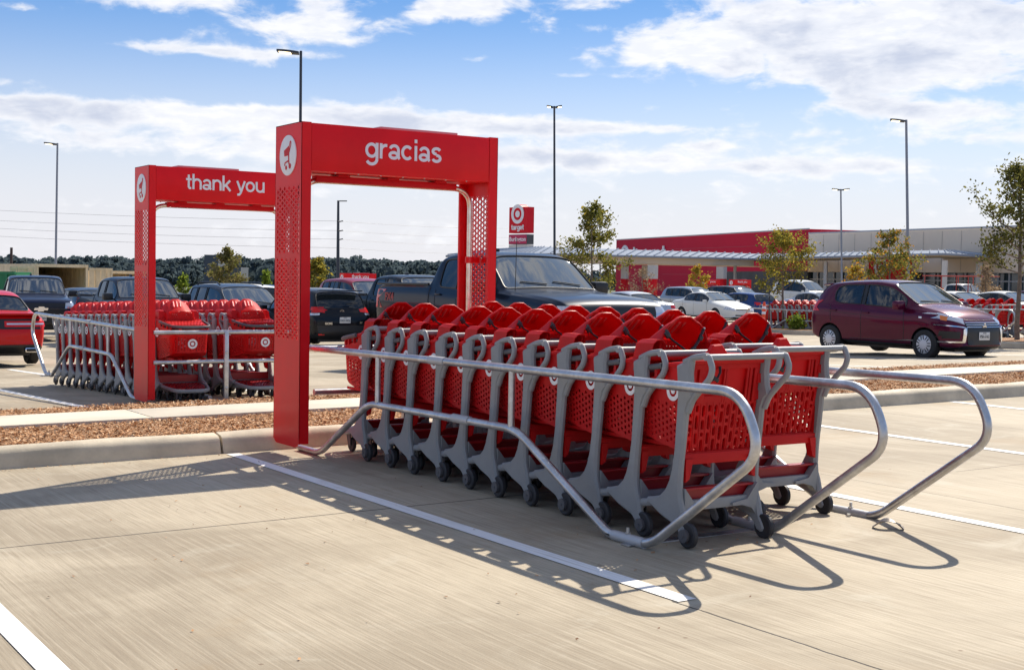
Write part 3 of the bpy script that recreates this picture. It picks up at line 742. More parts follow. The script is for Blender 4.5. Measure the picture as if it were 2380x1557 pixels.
    for k in (-1, -.5, 0, .5, 1): b.box((k * .19, .30, .505), (.008, .40, .02))
    # pegs that carry the slotted rim
    for s in (.16, .24, .30, .40, .60, .70, .76, .84):
        x, y, n = path(s); b.box((x * 1.02, y + .02, zt(y) - .02), (.02, .02, .06))
    b.tube([(-.250, .05, .45), (.25, .05, .45)], .0); b.box((0, .052, .447), (.51, .022, .058), bev=.005)
    for sx in (-1, 1): b.prism([(sx * .245, .45), (sx * .245, .33), (sx * .22, .345), (sx * .195, .45)], lambda p, q, h: Vector((p, h, q)), .03, .075)
    P['basket'] = b
    b = MB(); rp = []
    for k in range(41):
        s = .10 + .80 * k / 40; x, y, n = path(s); rp.append((x * 1.035 + n[0] * .012, y + .028 + n[1] * .012, zt(y) + .004))
    b.tube(rp, .0135, 10, flat=1.2); P['bumper'] = b
    b = MB()
    for sx in (-1, 1):
        b.tube([(sx * .25, .03, .945), (sx * .247, .13, .935), (sx * .242, .22, .922)], .014, 8)
    b.tube([(-.25, -.005, .955), (.25, -.005, .955)], .013, 10)
    P['rim'] = b
    # round logos
    def ring(c, r0, r1, nrm, mb):
        mb.lathe(c, nrm, [(r0, 0), (r0, .002), (r1, .002), (r1, 0)], 32)
    b = MB(); c = MB()
    for sx in (-1, 1):
        ring((sx * .2600, .128, .800), .032, .054, (sx, .07, 0), b); b.lathe((sx * .2600, .128, .800), (sx, .07, 0), [(.018, 0), (.018, .002), (0, .002)], 24)
    ring((0, .5935, .685), .034, .056, (0, 1, -.085), b); b.lathe((0, .5935, .685), (0, 1, -.085), [(.020, 0), (.020, .002), (0, .002)], 24)
    P['logo'] = b
    # gate, hanging (last cart of a row)
    b = MB()
    def fgate(u, v):
        z = lerp(.475, .735, v); y = lerp(.066, .030, v); return ((u - .5) * 2 * lerp(.222, .238, v), y, z), (0, -1, .1)
    rows = [(0, .12, .5), (.12, .42, .9), (.42, .62, .8), (.62, 1, .9)]
    def sub(v0, v1, o):
        return lambda u, v: fgate(min(1, max(0, u)), lerp(v0, v1, v))
    rnd = random.Random(3)
    ncol = 11
    for cidx in range(ncol):
        v = 0.0; hs = [.14, .30, .36, .20] if cidx % 2 else [.30, .26, .14, .30]
        if cidx % 3 == 2: hs = hs[::-1]
        for h_ in hs:
            f2 = (lambda c0, a, hh: (lambda u, vv: fgate((c0 + u) / ncol, a + vv * hh)))(cidx, v, h_)
            b.perf(f2, 1, 1, .012, hw=.27, hh=.5 - .028 / h_, stag=False, ns=12, slot=True); v += h_
    for k in range(ncol + 1):       # moulded ribs between the slots
        p0, _ = fgate(k / ncol, 0); p1, _ = fgate(k / ncol, 1); b.tube([Vector(p0) + Vector((0, -.001, 0)), Vector(p1) + Vector((0, -.001, 0))], .003, 6)
    # solid upper panel with two recesses and ribs
    def up(x0, x1, z0, z1, dy): b.box(((x0 + x1) / 2, lerp(.030, .0, ((z0 + z1) / 2 - .735) / .22) + dy, (z0 + z1) / 2), (x1 - x0, .010, z1 - z0), Matrix.Rotation(.13, 3, 'X'), bev=.002)
    up(-.24, .24, .735, .955, .022)
    for x0, x1 in ((-.24, -.205), (-.185, -.14), (-.012, .0), (.004, .016), (.150, .165), (.172, .19), (.205, .24)): up(x0, x1, .735, .955, .004)
    up(-.14, .15, .735, .775, .006); up(-.24, .24, .915, .955, .004)
    b.tube([(-.245, -.008, .958), (.245, -.008, .958)], .012, 10)
    for sx in (-1, 1): b.box((sx * .236, .012, .86), (.022, .014, .05)); b.box((sx * .236, .028, .77), (.022, .014, .05))
    P['gate'] = b
    b = MB()       # folded seat tab above the handle
    b.prism([(-.155, .968), (-.145, .990), (-.115, .998), (-.100, 1.012), (-.080, 1.040), (-.02, 1.044), (.0, 1.020), (.02, .998), (.12, .995), (.13, .968)], lambda p, q, h: Vector((p, h, q)), .02, .055, bev=.006)
    P['tab'] = b
    b = MB(); b.tube([(-.06, -.006, .930), (-.062, -.012, .90), (-.085, -.018, .872), (-.125, -.014, .855), (-.15, .0, .862)], .011, 6, flat=.22); P['strap'] = b
    b = MB(); b.box((-.10, -.018, .866), (.045, .012, .022), Matrix.Rotation(.5, 3, 'Y'), bev=.003); P['buckle'] = b
    # gate pushed up by the next cart: slotted flap, child seat hood, scoops, straps
    b = MB()
    def fflap(u, v):
        y = lerp(.17, .50, v); return ((u - .5) * 2 * lerp(.225, .195, v), y, lerp(.950, .905, v)), (0, 0, 1)
    b.perf(fflap, 11, 6, .009, hw=.30, hh=.26, ns=10, slot=False)
    b.box((0, .503, .898), (.39, .012, .022)); 
    for sx in (-1, 1): b.box((sx * .09, .512, .892), (.05, .012, .02))
    b.box((0, .165, .950), (.46, .03, .012)); P['flap'] = b
    b = MB()
    def prof(w, z0, z1, zt_, tab):
        pts = []
        for k in range(27):
            a = math.pi * (1 - k / 26); c, q = math.cos(a), math.sin(a)
            x = w * math.copysign(abs(c) ** .72, c); z = z0 + (z1 - z0) * abs(q) ** .74
            t = max(0, min(1, (.42 - abs(x) / w) / .14)); pts.append((x, z + (zt_ - z1) * t * t * (3 - 2 * t)))
        return pts
    A = prof(.172, .955, 1.160, 1.178, 1); A2 = prof(.171, .955, 1.153, 1.164, .5); B_ = prof(.168, .935, 1.068, 1.076, .0); Cc = prof(.156, .930, 1.042, 1.050, 0)
    secs = [(-.005, A), (.012, A), (.03, A2), (.17, B_), (.20, prof(.163, .930, 1.055, 1.062, 0)), (.212, Cc)]
    n = len(A); vs = []; fs = []
    for (y, q) in secs: vs += [Vector((p, y + (z - .96) * -.05, z)) for p, z in q]
    for k in range(len(secs) - 1):
        for i in range(n - 1): fs.append((k * n + i, k * n + i + 1, (k + 1) * n + i + 1, (k + 1) * n + i))
    # inner skin
    o = len(vs)
    for (y, q) in secs[:-1]:
        vs += [Vector((p * .955, y + (z - .96) * -.05 + (.0 if y < 0 else .0), lerp(.96, z, .955))) for p, z in q]
    m_ = len(secs) - 1
    for k in range(m_ - 1):
        for i in range(n - 1): fs.append((o + k * n + i + 1, o + k * n + i, o + (k + 1) * n + i, o + (k + 1) * n + i + 1))
    for i in range(n - 1): fs.append((i + 1, i, o + i, o + i + 1))
    b.add(vs, fs)
    b.tube([Vector((p * .98, -.005 + (z - .96) * -.05, lerp(.96, z, .98))) for p, z in A], .0065, 6)
    def fpan(u, v):
        return ((u - .5) * 2 * .150, .212, lerp(.932, 1.045, v)), (0, 1, 0)
    b.perf(fpan, 13, 5, .008, hw=.27, hh=.26, stag=True, skip=lambda u, v: (abs(u - .5) < .14 and v > .45) or v > .9 or abs(u - .5) > .44, ns=4)
    P['hood'] = b
    b = MB()       # solid bars for three hood slots, light in them painted paler red
    for k in (-.035, .005, .045):
        b.tube([(k, .035, 1.150), (k + .022, .135, 1.092)], .0105, 8)
    P['slot'] = b
    for sx in (-1, 1):
        b = MB()
        out = [(0, .955), (0, 1.035), (.02, 1.055), (.062, 1.055), (.088, 1.035), (.092, .955)]; n = len(out); vs = []
        for (y, k) in ((-.02, 1), (.11, 1), (.13, .93)):
            vs += [Vector((sx * (.158 + p * .92), y - (z - .955) * .25, lerp(.955, z, k))) for p, z in out]
        for (y, k) in ((-.02, .94), (.10, .92)):
            vs += [Vector((sx * (.158 + .042 + (p - .046) * .90), y - (z - .955) * .25, lerp(.958, z, k))) for p, z in out]
        fs = []
        for r in (0, 1):
            for i in range(n): fs.append((r * n + i, r * n + (i + 1) % n, (r + 1) * n + (i + 1) % n, (r + 1) * n + i))
        fs.append(tuple(2 * n + i for i in range(n)))
        for i in range(n): fs.append((3 * n + (i + 1) % n, 3 * n + i, 4 * n + i, 4 * n + (i + 1) % n)); fs.append((i, 3 * n + i, 3 * n + (i + 1) % n, (i + 1) % n))
        fs.append(tuple(4 * n + i for i in range(n))[::-1]); b.add(vs, fs); P['scoop' + str(sx)] = b
    b = MB(); pa = [(-.140, -.022, 1.108), (-.138, -.026, 1.086), (-.10, -.018, 1.055), (-.04, -.014, 1.022), (.01, -.018, .990), (.028, -.022, .986)]
    pb = [(.028, -.022, .986), (.055, -.020, 1.002), (.09, -.018, 1.035), (.112, -.022, 1.080), (.128, -.022, 1.108)]
    b.tube(fillet(pa, .02, 3), .0125, 6, flat=.35); b.tube(fillet(pb, .02, 3), .0125, 6, flat=.35); P['strap2'] = b
    b = MB(); b.box((.045, -.024, .994), (.052, .013, .026), Matrix.Rotation(-.6, 3, 'Y'), bev=.003); P['buckle2'] = b
    b = MB(); b.box((-.134, -.028, 1.080), (.030, .012, .036), Matrix.Rotation(-.6, 3, 'Y'), bev=.003); P['slider-1'] = b
    b = MB(); b.box((.105, -.024, 1.06), (.026, .012, .028), Matrix.Rotation(-1.1, 3, 'Y'), bev=.003); P['slider1'] = b
    b = MB(); b.lathe((.130, -.022, 1.112), (0, -1, 0), [(.006, -.02), (.006, .006), (0, .008)], 8); P['pin'] = b
    b = MB()
    return P
CP = cart_mb()
CM = {k: b.mesh('cart_' + k, M_GREY) for k, b in CP.items()}
def setm(k, mt): CM[k].materials.clear(); CM[k].materials.append(mt)
for k in ('basket', 'rim', 'gate', 'tab', 'flap', 'hood', 'scoop-1', 'scoop1'): setm(k, M_CART)
setm('slot', M_SLOT)
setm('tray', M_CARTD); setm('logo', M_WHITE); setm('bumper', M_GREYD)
for k in ('rw-1', 'rw1', 'fw-1', 'fw1'): setm(k, M_TYRE)
for k in ('cap-1', 'cap1', 'fk-1', 'fk1'): setm(k, M_GREYD)
for k in ('strap', 'strap2'): setm(k, M_STRAP)
for k in ('buckle', 'buckle2', 'slider-1', 'slider1'): setm(k, M_BUCK)
setm('pin', M_BOLT)
for k in ('gate', 'hood', 'scoop-1', 'scoop1', 'flap'):
    bm = bmesh.new(); bm.from_mesh(CM[k]); bmesh.ops.remove_doubles(bm, verts=bm.verts, dist=2e-5); bmesh.ops.recalc_face_normals(bm, faces=bm.faces); bm.to_mesh(CM[k]); bm.free()
def part(name, k, parent):
    o = bpy.data.objects.new(name, CM[k]); col.objects.link(o); o.parent = parent; return o
ORD = ['first', 'second', 'third', 'fourth', 'fifth', 'sixth', 'seventh', 'eighth', 'ninth', 'tenth', 'eleventh', 'twelfth', 'thirteenth', 'fourteenth']
def cart(loc, rz, label, group, last=False):
    r = empty('shopping_cart', loc, rz); tag(r, label, 'shopping cart', group)
    bk = part('basket', 'basket', r); part('logo', 'logo', bk); part('bumper', 'bumper', bk); part('rim', 'rim', bk)
    for s in ('-1', '1'):
        part('side_frame', 'frame' + s, r); w = part('rear_wheel', 'rw' + s, r); part('hub_cap', 'cap' + s, w)
        f = part('caster', 'fk' + s, r); part('front_wheel', 'fw' + s, f)
    part('handle', 'bar', r); part('chassis', 'chassis', r); part('lower_tray', 'tray', r)
    if last:
        q = part('gate', 'gate', r); part('seat_tab', 'tab', q); st = part('strap', 'strap', q); part('buckle', 'buckle', q)
    else:
        q = part('gate_flap', 'flap', r); h = part('child_seat', 'hood', r); part('scoop', 'scoop-1', h); part('scoop', 'scoop1', h); part('vent_slot', 'slot', h); part('strap', 'strap2', h); part('buckle', 'buckle2', h); part('strap_slider', 'slider-1', h); part('strap_slider', 'slider1', h); part('strap_pin', 'pin', h)
    # every seat sits at its own slight tilt
    a = random.gauss(0, .022); T = Matrix.Translation((0, .02, .95)); M4 = T @ Matrix.Rotation(a, 4, 'X') @ T.inverted()
    if not last: h.matrix_local = M4; q.matrix_local = M4
    else: q.matrix_local = Matrix.Translation((0, 0, 0))
    return r
def cart_row(x, y0, n, pitch, rz, where, group, zoff=0.0):
    for i in range(n):
        sg = 1 if rz == 0 else -1
        y = y0 + pitch * i * (1 if rz == 0 else 1)
        last = (i == 0) if rz == 0 else (i == n - 1)
        jx = random.uniform(-.008, .008); jr = random.uniform(-.016, .016); y += random.uniform(-.012, .012)
        lab = 'red cart, ' + ORD[i] + (' from the open end ' if rz == 0 else ' from the island end ') + where
        if last and rz == 0: lab = 'red cart, gate hanging down, at the open end ' + where
        cart((x + jx, y, g(x, y) + zoff), rz + jr, lab, group, last)
cart_row(4.745, 5.185, 11, .3605, 0, 'of the left row, front corral', 'carts nested in the front corral')
cart_row(5.555, 5.53, 10, .3605, 0, 'of the right row, front corral', 'carts nested in the front corral')
cart_row(5.21, 15.20, 13, .362, math.pi, 'of the left row, corral past the island', 'carts nested in the corral past the island')
cart_row(6.09, 15.22, 8, .362, math.pi, 'of the right row, corral past the island', 'carts nested in the corral past the island')
# ------------------------------------------------------------------ vehicles
def mat_paintcar(name, c, metal=.25, rough=.35): return bsdf(name, c, rough, metal=metal, coat=.38, spec=.12)
M_GLASS = bsdf('car_glass', (.010, .014, .018), .03, spec=.5, ior=1.55)
M_WIND = bsdf('windshield_glass', (.03, .04, .045), .02, spec=.8, ior=2.1)
M_TRIM = bsdf('black_trim', (.014, .014, .016), .42)
M_TIRE = bsdf('tyre_rubber', (.020, .020, .021), .75)
M_ALLOY = bsdf('alloy_rim', (.50, .51, .53), .3, metal=.85)
M_CAPW = bsdf('silver_hubcap', (.62, .64, .68), .35, metal=.35)
M_LAMP = bsdf('clear_lamp', (.62, .64, .68), .12, metal=.55, coat=1)
M_TAIL = bsdf('red_lamp', (.62, .010, .012), .2, coat=.25, spec=.3)
M_AMBER = bsdf('amber_lamp', (.75, .20, .02), .2, coat=1)
M_CHR = bsdf('chrome_trim', (.75, .75, .77), .12, metal=1)
M_PLATE = bsdf('plate_white', (.70, .70, .68), .5)
M_INK = bsdf('plate_ink', (.03, .03, .04), .6)
M_SEAT = bsdf('seat_fabric', (.035, .035, .038), .8)
def mat_seeglass():
    mt = bpy.data.materials.new('tinted_window'); mt.use_nodes = True; t = mt.node_tree; t.nodes.clear()
    tr = N(t, 'ShaderNodeBsdfTransparent'); tr.inputs[0].default_value = (.62, .70, .74, 1)
    gl = N(t, 'ShaderNodeBsdfGlossy'); gl.inputs[0].default_value = (1, 1, 1, 1); gl.inputs[1].default_value = .02
    fr = N(t, 'ShaderNodeFresnel', i_IOR=1.75); mx = N(t, 'ShaderNodeMixShader'); Lk(t, fr.outputs[0], mx.inputs[0]); Lk(t, tr.outputs[0], mx.inputs[1]); Lk(t, gl.outputs[0], mx.inputs[2])
    o = N(t, 'ShaderNodeOutputMaterial'); Lk(t, mx.outputs[0], o.inputs[0]); return mt
M_SEE = mat_seeglass()

KIND = {
 'hatch': dict(L=3.85, W=1.665, r=.285, ax=(.165, .80), crown=.025,
   top=[(0, .66), (.012, .90), (.035, 1.06), (.06, 1.22), (.105, 1.415), (.15, 1.455), (.25, 1.49), (.40, 1.505), (.50, 1.50), (.555, 1.455), (.735, 1.05), (.765, 1.015), (.86, .95), (.93, .86), (.97, .75), (1, .60)],
   belt=[(0, .62), (.012, .84), (.035, .98), (.10, 1.01), (.25, 1.0), (.5, .955), (.67, .93), (.735, .955), (.86, .885), (.93, .79), (.97, .69), (1, .56)],
   bot=[(0, .40), (.02, .30), (.08, .22), (.92, .19), (.98, .20), (1, .27)],
   w=[(0, .80), (.012, .90), (.04, .95), (.12, .985), (.5, 1), (.85, .985), (.93, .90), (.97, .80), (1, .66)],
   wt=[(0, .9), (.035, .86), (.06, .80), (.105, .735), (.4, .765), (.555, .735), (.735, .84), (.9, .80), (1, .85)],
   st=[0, .012, .035, .06, .105, .15, .175, .27, .375, .40, .47, .555, .62, .67, .70, .735, .765, .86, .93, .97, 1],
   side=[(.175, .375), (.40, .67)], ws=(.555, .735), rg=(.035, .105)),
 'suv': dict(L=4.7, W=1.88, r=.35, ax=(.19, .80), crown=.03,
   top=[(0, .80), (.012, 1.02), (.03, 1.15), (.055, 1.40), (.09, 1.60), (.14, 1.665), (.30, 1.70), (.45, 1.70), (.53, 1.665), (.59, 1.61), (.745, 1.14), (.78, 1.10), (.88, 1.03), (.94, .94), (.975, .82), (1, .66)],
   belt=[(0, .74), (.012, .96), (.03, 1.08), (.1, 1.11), (.4, 1.08), (.7, 1.05), (.745, 1.06), (.88, .97), (.94, .87), (.975, .76), (1, .60)],
   bot=[(0, .48), (.02, .38), (.1, .27), (.9, .25), (.98, .28), (1, .36)],
   w=[(0, .82), (.012, .90), (.04, .95), (.12, .985), (.5, 1), (.85, .985), (.93, .92), (.97, .83), (1, .70)],
   wt=[(0, .9), (.03, .84), (.055, .79), (.09, .745), (.4, .775), (.59, .745), (.745, .84), (.9, .82), (1, .86)],
   st=[0, .012, .03, .055, .09, .14, .165, .25, .27, .36, .415, .435, .50, .59, .65, .69, .72, .745, .78, .88, .94, .975, 1],
   side=[(.14, .25), (.27, .415), (.435, .69)], ws=(.59, .745), rg=(.03, .09)),
 'sedan': dict(L=5.05, W=1.85, r=.335, ax=(.215, .775), crown=.025,
   top=[(0, .66), (.01, .92), (.03, 1.03), (.10, 1.065), (.16, 1.09), (.20, 1.19), (.27, 1.38), (.32, 1.445), (.40, 1.485), (.48, 1.485), (.54, 1.44), (.70, 1.05), (.74, 1.00), (.86, .90), (.93, .82), (.97, .72), (1, .58)],
   belt=[(0, .62), (.01, .86), (.03, .96), (.10, 1.0), (.18, 1.02), (.4, .985), (.65, .955), (.70, .965), (.86, .84), (.93, .76), (.97, .67), (1, .54)],
   bot=[(0, .42), (.02, .32), (.1, .22), (.9, .19), (.98, .2), (1, .28)],
   w=[(0, .78), (.01, .88), (.04, .94), (.15, .985), (.5, 1), (.85, .98), (.93, .90), (.97, .80), (1, .66)],
   wt=[(0, .9), (.1, .86), (.18, .80), (.27, .72), (.40, .74), (.54, .72), (.70, .82), (.9, .82), (1, .86)],
   st=[0, .01, .03, .10, .16, .20, .24, .27, .32, .41, .43, .50, .54, .60, .64, .67, .70, .74, .86, .93, .97, 1],
   side=[(.24, .41), (.43, .64)], ws=(.54, .70), rg=(.16, .27)),
 'pickup': dict(L=5.88, W=2.03, r=.405, ax=(.195, .815), crown=.02,
   top=[(0, .95), (.006, 1.30), (.02, 1.39), (.325, 1.40), (.333, 1.41), (.343, 1.66), (.36, 1.86), (.40, 1.925), (.50, 1.95), (.565, 1.925), (.60, 1.875), (.705, 1.37), (.73, 1.335), (.86, 1.30), (.945, 1.25), (.975, 1.205), (.992, 1.13), (1, .98)],
   belt=[(0, .90), (.006, 1.24), (.02, 1.345), (.325, 1.355), (.343, 1.33), (.5, 1.29), (.68, 1.27), (.705, 1.29), (.86, 1.235), (.945, 1.18), (.975, 1.13), (.992, 1.05), (1, .92)],
   bot=[(0, .62), (.01, .55), (.1, .46), (.9, .42), (.98, .45), (1, .50)],
   w=[(0, .92), (.006, .955), (.02, .975), (.1, .99), (.5, .99), (.8, 1), (.945, .985), (.975, .97), (.992, .94), (1, .90)],
   wt=[(0, .96), (.33, .96), (.343, .85), (.38, .775), (.5, .79), (.60, .77), (.705, .86), (.86, .86), (1, .92)],
   st=[0, .006, .02, .10, .22, .325, .333, .343, .36, .38, .40, .478, .498, .54, .565, .60, .645, .668, .69, .705, .73, .86, .945, .975, .992, 1],
   side=[(.38, .478), (.498, .668)], ws=(.60, .705), rg=None),
}
def car(name, label, kind, loc, rz, mats, L=None, W=None, H=None, group='parked cars', see=False, cap='alloy', detail=2, seams=(), opts=()):
    K = KIND[kind]; L = L or K['L']; W = W or K['W']; hz = (H or max(z for _, z in K['top'])) / max(z for _, z in K['top'])
    root = empty(name, loc, rz); tag(root, label, 'pickup truck' if kind == 'pickup' else 'car', group)
    hw = W / 2; st = K['st']; ns = len(st); paint = mats
    def sec(t):
        zb = pw(K['bot'], t) * hz; be = pw(K['belt'], t) * hz; to = pw(K['top'], t) * hz; w = hw * pw(K['w'], t); wt = w * pw(K['wt'], t)
        be = min(be, to - .012); cr = K['crown']; wb = w * .955
        mid = zb + (be - zb) * .42
        P = [(0, zb), (.8 * w, zb), (.955 * w, zb + (be - zb) * .10), (w * .992, mid), (w, zb + (be - zb) * .72), (w * .985, be - (be - zb) * .10), (wb, be)]
        rail = (wt, to - .012)
        for q in (.07, .87): P.append((lerp(wb, rail[0], q), lerp(be, rail[1], q)))
        P += [rail, (wt * .62, to + cr * .7), (0, to + cr)]
        return P
    nr = 12
    bm = bmesh.new(); rings = []
    for t in st:
        y = (t - .5) * L; P = sec(t)
        bul = .012 if 0 < t < 1 else 0
        right = [bm.verts.new((p, y, z)) for p, z in P]
        left = [right[0]] + [bm.verts.new((-p, y, z)) for p, z in P[1:-1]] + [right[-1]]
        rings.append((right, left))
    sid = []
    def inr(a, b, rng): return a >= rng[0] - 1e-6 and b <= rng[1] + 1e-6
    for i in range(ns - 1):
        for si in (0, 1):
            A = rings[i][si]; B = rings[i + 1][si]
            for r in range(nr - 1):
                vs = (A[r], A[r + 1], B[r + 1], B[r]) if si == 1 else (A[r], B[r], B[r + 1], A[r + 1])
                try: f = bm.faces.new(vs)
                except ValueError: continue
                f.smooth = True
                a, b = st[i], st[i + 1]
                if r == 7 and any(inr(a, b, s) for s in K['side']): f.material_index = 1
                elif r == 7 and K['side'][0][0] < a and b < K['side'][-1][1]: f.material_index = 2
                elif r in (9, 10) and (inr(a, b, K['ws']) or (K['rg'] and inr(a, b, K['rg']))): f.material_index = 1
                elif r in (0, 1) : f.material_index = 2
                elif kind == 'pickup' and r in (9, 10) and b <= .326 and a > .01: f.material_index = 2
    for i in (0, ns - 1):
        ring = rings[i][0] + rings[i][1][1:-1][::-1]
        f = bm.faces.new(ring); f.smooth = True
    # firm up window lines and shoulder
    cl = bm.edges.layers.float.get('crease_edge') or bm.edges.layers.float.new('crease_edge')
    bm.normal_update()
    for e in bm.edges:
        mi = {f.material_index for f in e.link_faces}
        if len(mi) > 1: e[cl] = .55
    for si in (0, 1):
        for i in range(ns - 1):
            for r, c_ in ((5, .35), (2, .4)):
                e = bm.edges.get((rings[i][si][r], rings[i + 1][si][r]))
                if e: e[cl] = max(e[cl], c_)
    bmesh.ops.recalc_face_normals(bm, faces=bm.faces)
    me = bpy.data.meshes.new('body'); bm.to_mesh(me); bm.free()
    for mt in (paint, M_GLASS, M_TRIM): me.materials.append(mt)
    tmp = bpy.data.objects.new('tmp', me); col.objects.link(tmp)
    ss = tmp.modifiers.new('s', 'SUBSURF'); ss.levels = ss.render_levels = detail
    cut = MB(); rr = K['r']
    axy = [(a - .5) * L for a in K['ax']]
    for y in axy:
        for s in (-1, 1): cut.cyl((s * (hw - .05), y, rr), (1, 0, 0), rr * 1.17, .42, 32)
    co = cut.build('cutter', [M_TRIM]); 
    bo = tmp.modifiers.new('b', 'BOOLEAN'); bo.object = co; bo.operation = 'DIFFERENCE'; bo.solver = 'EXACT'
    try: bo.material_mode = 'TRANSFER'
    except Exception: pass
    bpy.context.view_layer.update()
    ev = bpy.data.meshes.new_from_object(tmp.evaluated_get(bpy.context.evaluated_depsgraph_get()))
    bpy.data.objects.remove(tmp); bpy.data.objects.remove(co)
    bm = bmesh.new(); bm.from_mesh(ev); bm.verts.ensure_lookup_table()
    bvh = BVHTree.FromBMesh(bm)
    bm.faces.ensure_lookup_table()
    # split off each pane of glass
    seen = set(); panes = []
    for f in bm.faces:
        if f.material_index != 1 or f.index in seen: continue
        st_ = [f]; seen.add(f.index); comp = []
        while st_:
            q = st_.pop(); comp.append(q)
            for e in q.edges:
                for h in e.link_faces:
                    if h.material_index == 1 and h.index not in seen: seen.add(h.index); st_.append(h)
        panes.append(comp)
    for comp in panes:
        b = MB(); idx = {}
        for f in comp:
            for v in f.verts:
                if v.index not in idx: idx[v.index] = len(b.v); b.v.append(tuple(v.co - v.normal * .006))
            b.f.append(tuple(idx[v.index] for v in f.verts)); b.mi.append(0)
        c = sum((f.calc_center_median() for f in comp), Vector()) / len(comp)
        nm = 'side_window' if abs(c.x) > .3 * hw else ('windshield' if c.y > 0 else 'rear_window')
        po_ = b.build(nm, M_SEE if see and nm != 'windshield' else (M_WIND if nm == 'windshield' else M_GLASS), root, sharp=180)
        if detail >= 2:
            fs_ = set(comp); nxt = {}
            for f in comp:
                for lo_ in f.loops:
                    if not any(h in fs_ for h in lo_.edge.link_faces if h is not f): nxt[lo_.vert.index] = lo_.link_loop_next.vert
            if nxt:
                k0 = next(iter(nxt)); ring_ = []; k = k0
                while k in nxt and len(ring_) < 4000:
                    v = nxt.pop(k); ring_.append(v.co + v.normal * .002); k = v.index
                if len(ring_) > 6:
                    tb_ = MB(); tb_.tube(ring_, .011, 5, closed=True); tb_.build('window_seal', M_TRIM, po_)
    bmesh.ops.delete(bm, geom=[f for c in panes for f in c], context='FACES')
    bm.to_mesh(ev); bm.free()
    ev.polygons.foreach_set('use_smooth', [True] * len(ev.polygons))
    try: ev.set_sharp_from_angle(angle=R_(40))
    except Exception: pass
    body = bpy.data.objects.new('body', ev); col.objects.link(body); body.parent = root
    sol = None
    # wheels
    for y in axy:
        for s in (-1, 1):
            b = MB(); x = s * (hw - .11)
            tw = .105
            b.lathe((x, y, rr), (s, 0, 0), [(rr * .62, tw * .6), (rr * .64, tw * .95), (rr * .80, tw), (rr * .93, tw * .92), (rr, tw * .70), (rr, -tw * .7), (rr * .93, -tw), (rr * .6, -tw)], 36)
            wo = b.build('wheel', M_TIRE, root)
            b = MB(); k = tw * .55
            if cap == 'hubcap':
                b.lathe((x, y, rr), (s, 0, 0), [(rr * .66, k + .02), (rr * .62, k + .035), (rr * .45, k + .045), (rr * .2, k + .05), (0, k + .052)], 36)
                ro = b.build('hubcap', M_CAPW, wo); b = MB()
                for q in range(7):
                    a = q * 2 * math.pi / 7; d = Vector((0, math.cos(a), math.sin(a))); p = Vector((-d.x, -d.z, d.y))
                    c = Vector((x, y, rr)) + Vector((s * (k + .047), 0, 0)) + d * rr * .45
                    for o in (-.026, .026):
                        b.box(c + Vector((0, -d.z, d.y)) * o, (.010, .075, .015), Matrix(((1, 0, 0), (0, d.y, -d.z), (0, d.z, d.y))))
                b.build('hubcap_slot', M_DARK, ro)
            else:
                b.lathe((x, y, rr), (s, 0, 0), [(rr * .66, k + .025), (rr * .61, k + .03), (rr * .56, k - .03), (0, k - .04)], 36)
                b.build('rim', M_TRIM, wo); ro = wo
                b = MB(); ns_ = 5 if cap != 'chrome' else 3
                for q in range(ns_):
                    a = q * 2 * math.pi / ns_ + .3; d = Vector((0, math.cos(a), math.sin(a)))
                    M3 = Matrix(((1, 0, 0), (0, d.y, -d.z), (0, d.z, d.y)))
                    b.box(Vector((x + s * (k + .012), y, rr)) + d * rr * .32, (.03, rr * .60, rr * (.15 if cap != 'chrome' else .42)), M3, bev=.012)
                b.lathe((x, y, rr), (s, 0, 0), [(rr * .66, k + .02), (rr * .64, k + .034), (rr * .59, k + .03), (rr * .57, k)], 36); b.cyl((x + s * (k + .016), y, rr), (1, 0, 0), rr * .14, .03, 16)
                b.build('spoke_set', M_CHR if cap == 'chrome' else M_ALLOY, wo)
    b = MB(); b.box((0, 0, K['r'] * 1.0), (2 * hw - .62, L * .86, .25)); b.box((0, axy[0], K['r']), (2 * hw - .3, .09, .09)); b.box((0, axy[1], K['r']), (2 * hw - .3, .09, .09)); b.build('underbody', M_TRIM, root)
    class C: pass
    c = C(); c.root = root; c.bvh = bvh; c.L = L; c.hw = hw; c.hz = hz; c.K = K; c.body = body; c.paint = paint
    def hit(view, a, q):
        """view: front/rear use (x,z); right/left use (y,z)"""
        if view == 'front': o, d = Vector((a, L, q)), Vector((0, -1, 0))
        elif view == 'rear': o, d = Vector((a, -L, q)), Vector((0, 1, 0))
        elif view == 'right': o, d = Vector((3, a, q)), Vector((-1, 0, 0))
        elif view == 'left': o, d = Vector((-3, a, q)), Vector((1, 0, 0))
        else: o, d = Vector((a, q, 4)), Vector((0, 0, -1))
        h = bvh.ray_cast(o, d)
        if h[0] is None:
            h = bvh.find_nearest(o + d * 2.5 if view in ('right', 'left') else o + d * L * .5)
        nn = h[1]
        if nn.dot(d) > 0: nn = -nn
        return h[0], nn
    c.hit = hit
    def patch(pname, mt, view, quad, n=6, lift=.008, parent=None, mirror=False):
        out = None
        for sgn in ((1, -1) if mirror else (1,)):
            q = [(sgn * a, z) if view in ('front', 'rear', 'top') else (a, z) for a, z in quad]
            vw = view
            if mirror and view == 'right' and sgn < 0: vw = 'left'
            def fn(u, v):
                a = lerp(lerp(q[0][0], q[1][0], u), lerp(q[3][0], q[2][0], u), v); z = lerp(lerp(q[0][1], q[1][1], u), lerp(q[3][1], q[2][1], u), v)
                p, nn = hit(vw, a, z); return p + nn * lift, nn
            b = MB(); b.grid(fn, n, max(2, n // 2), .03); out = b.build(pname, mt, parent or body, weld=True)
        return out
    c.patch = patch
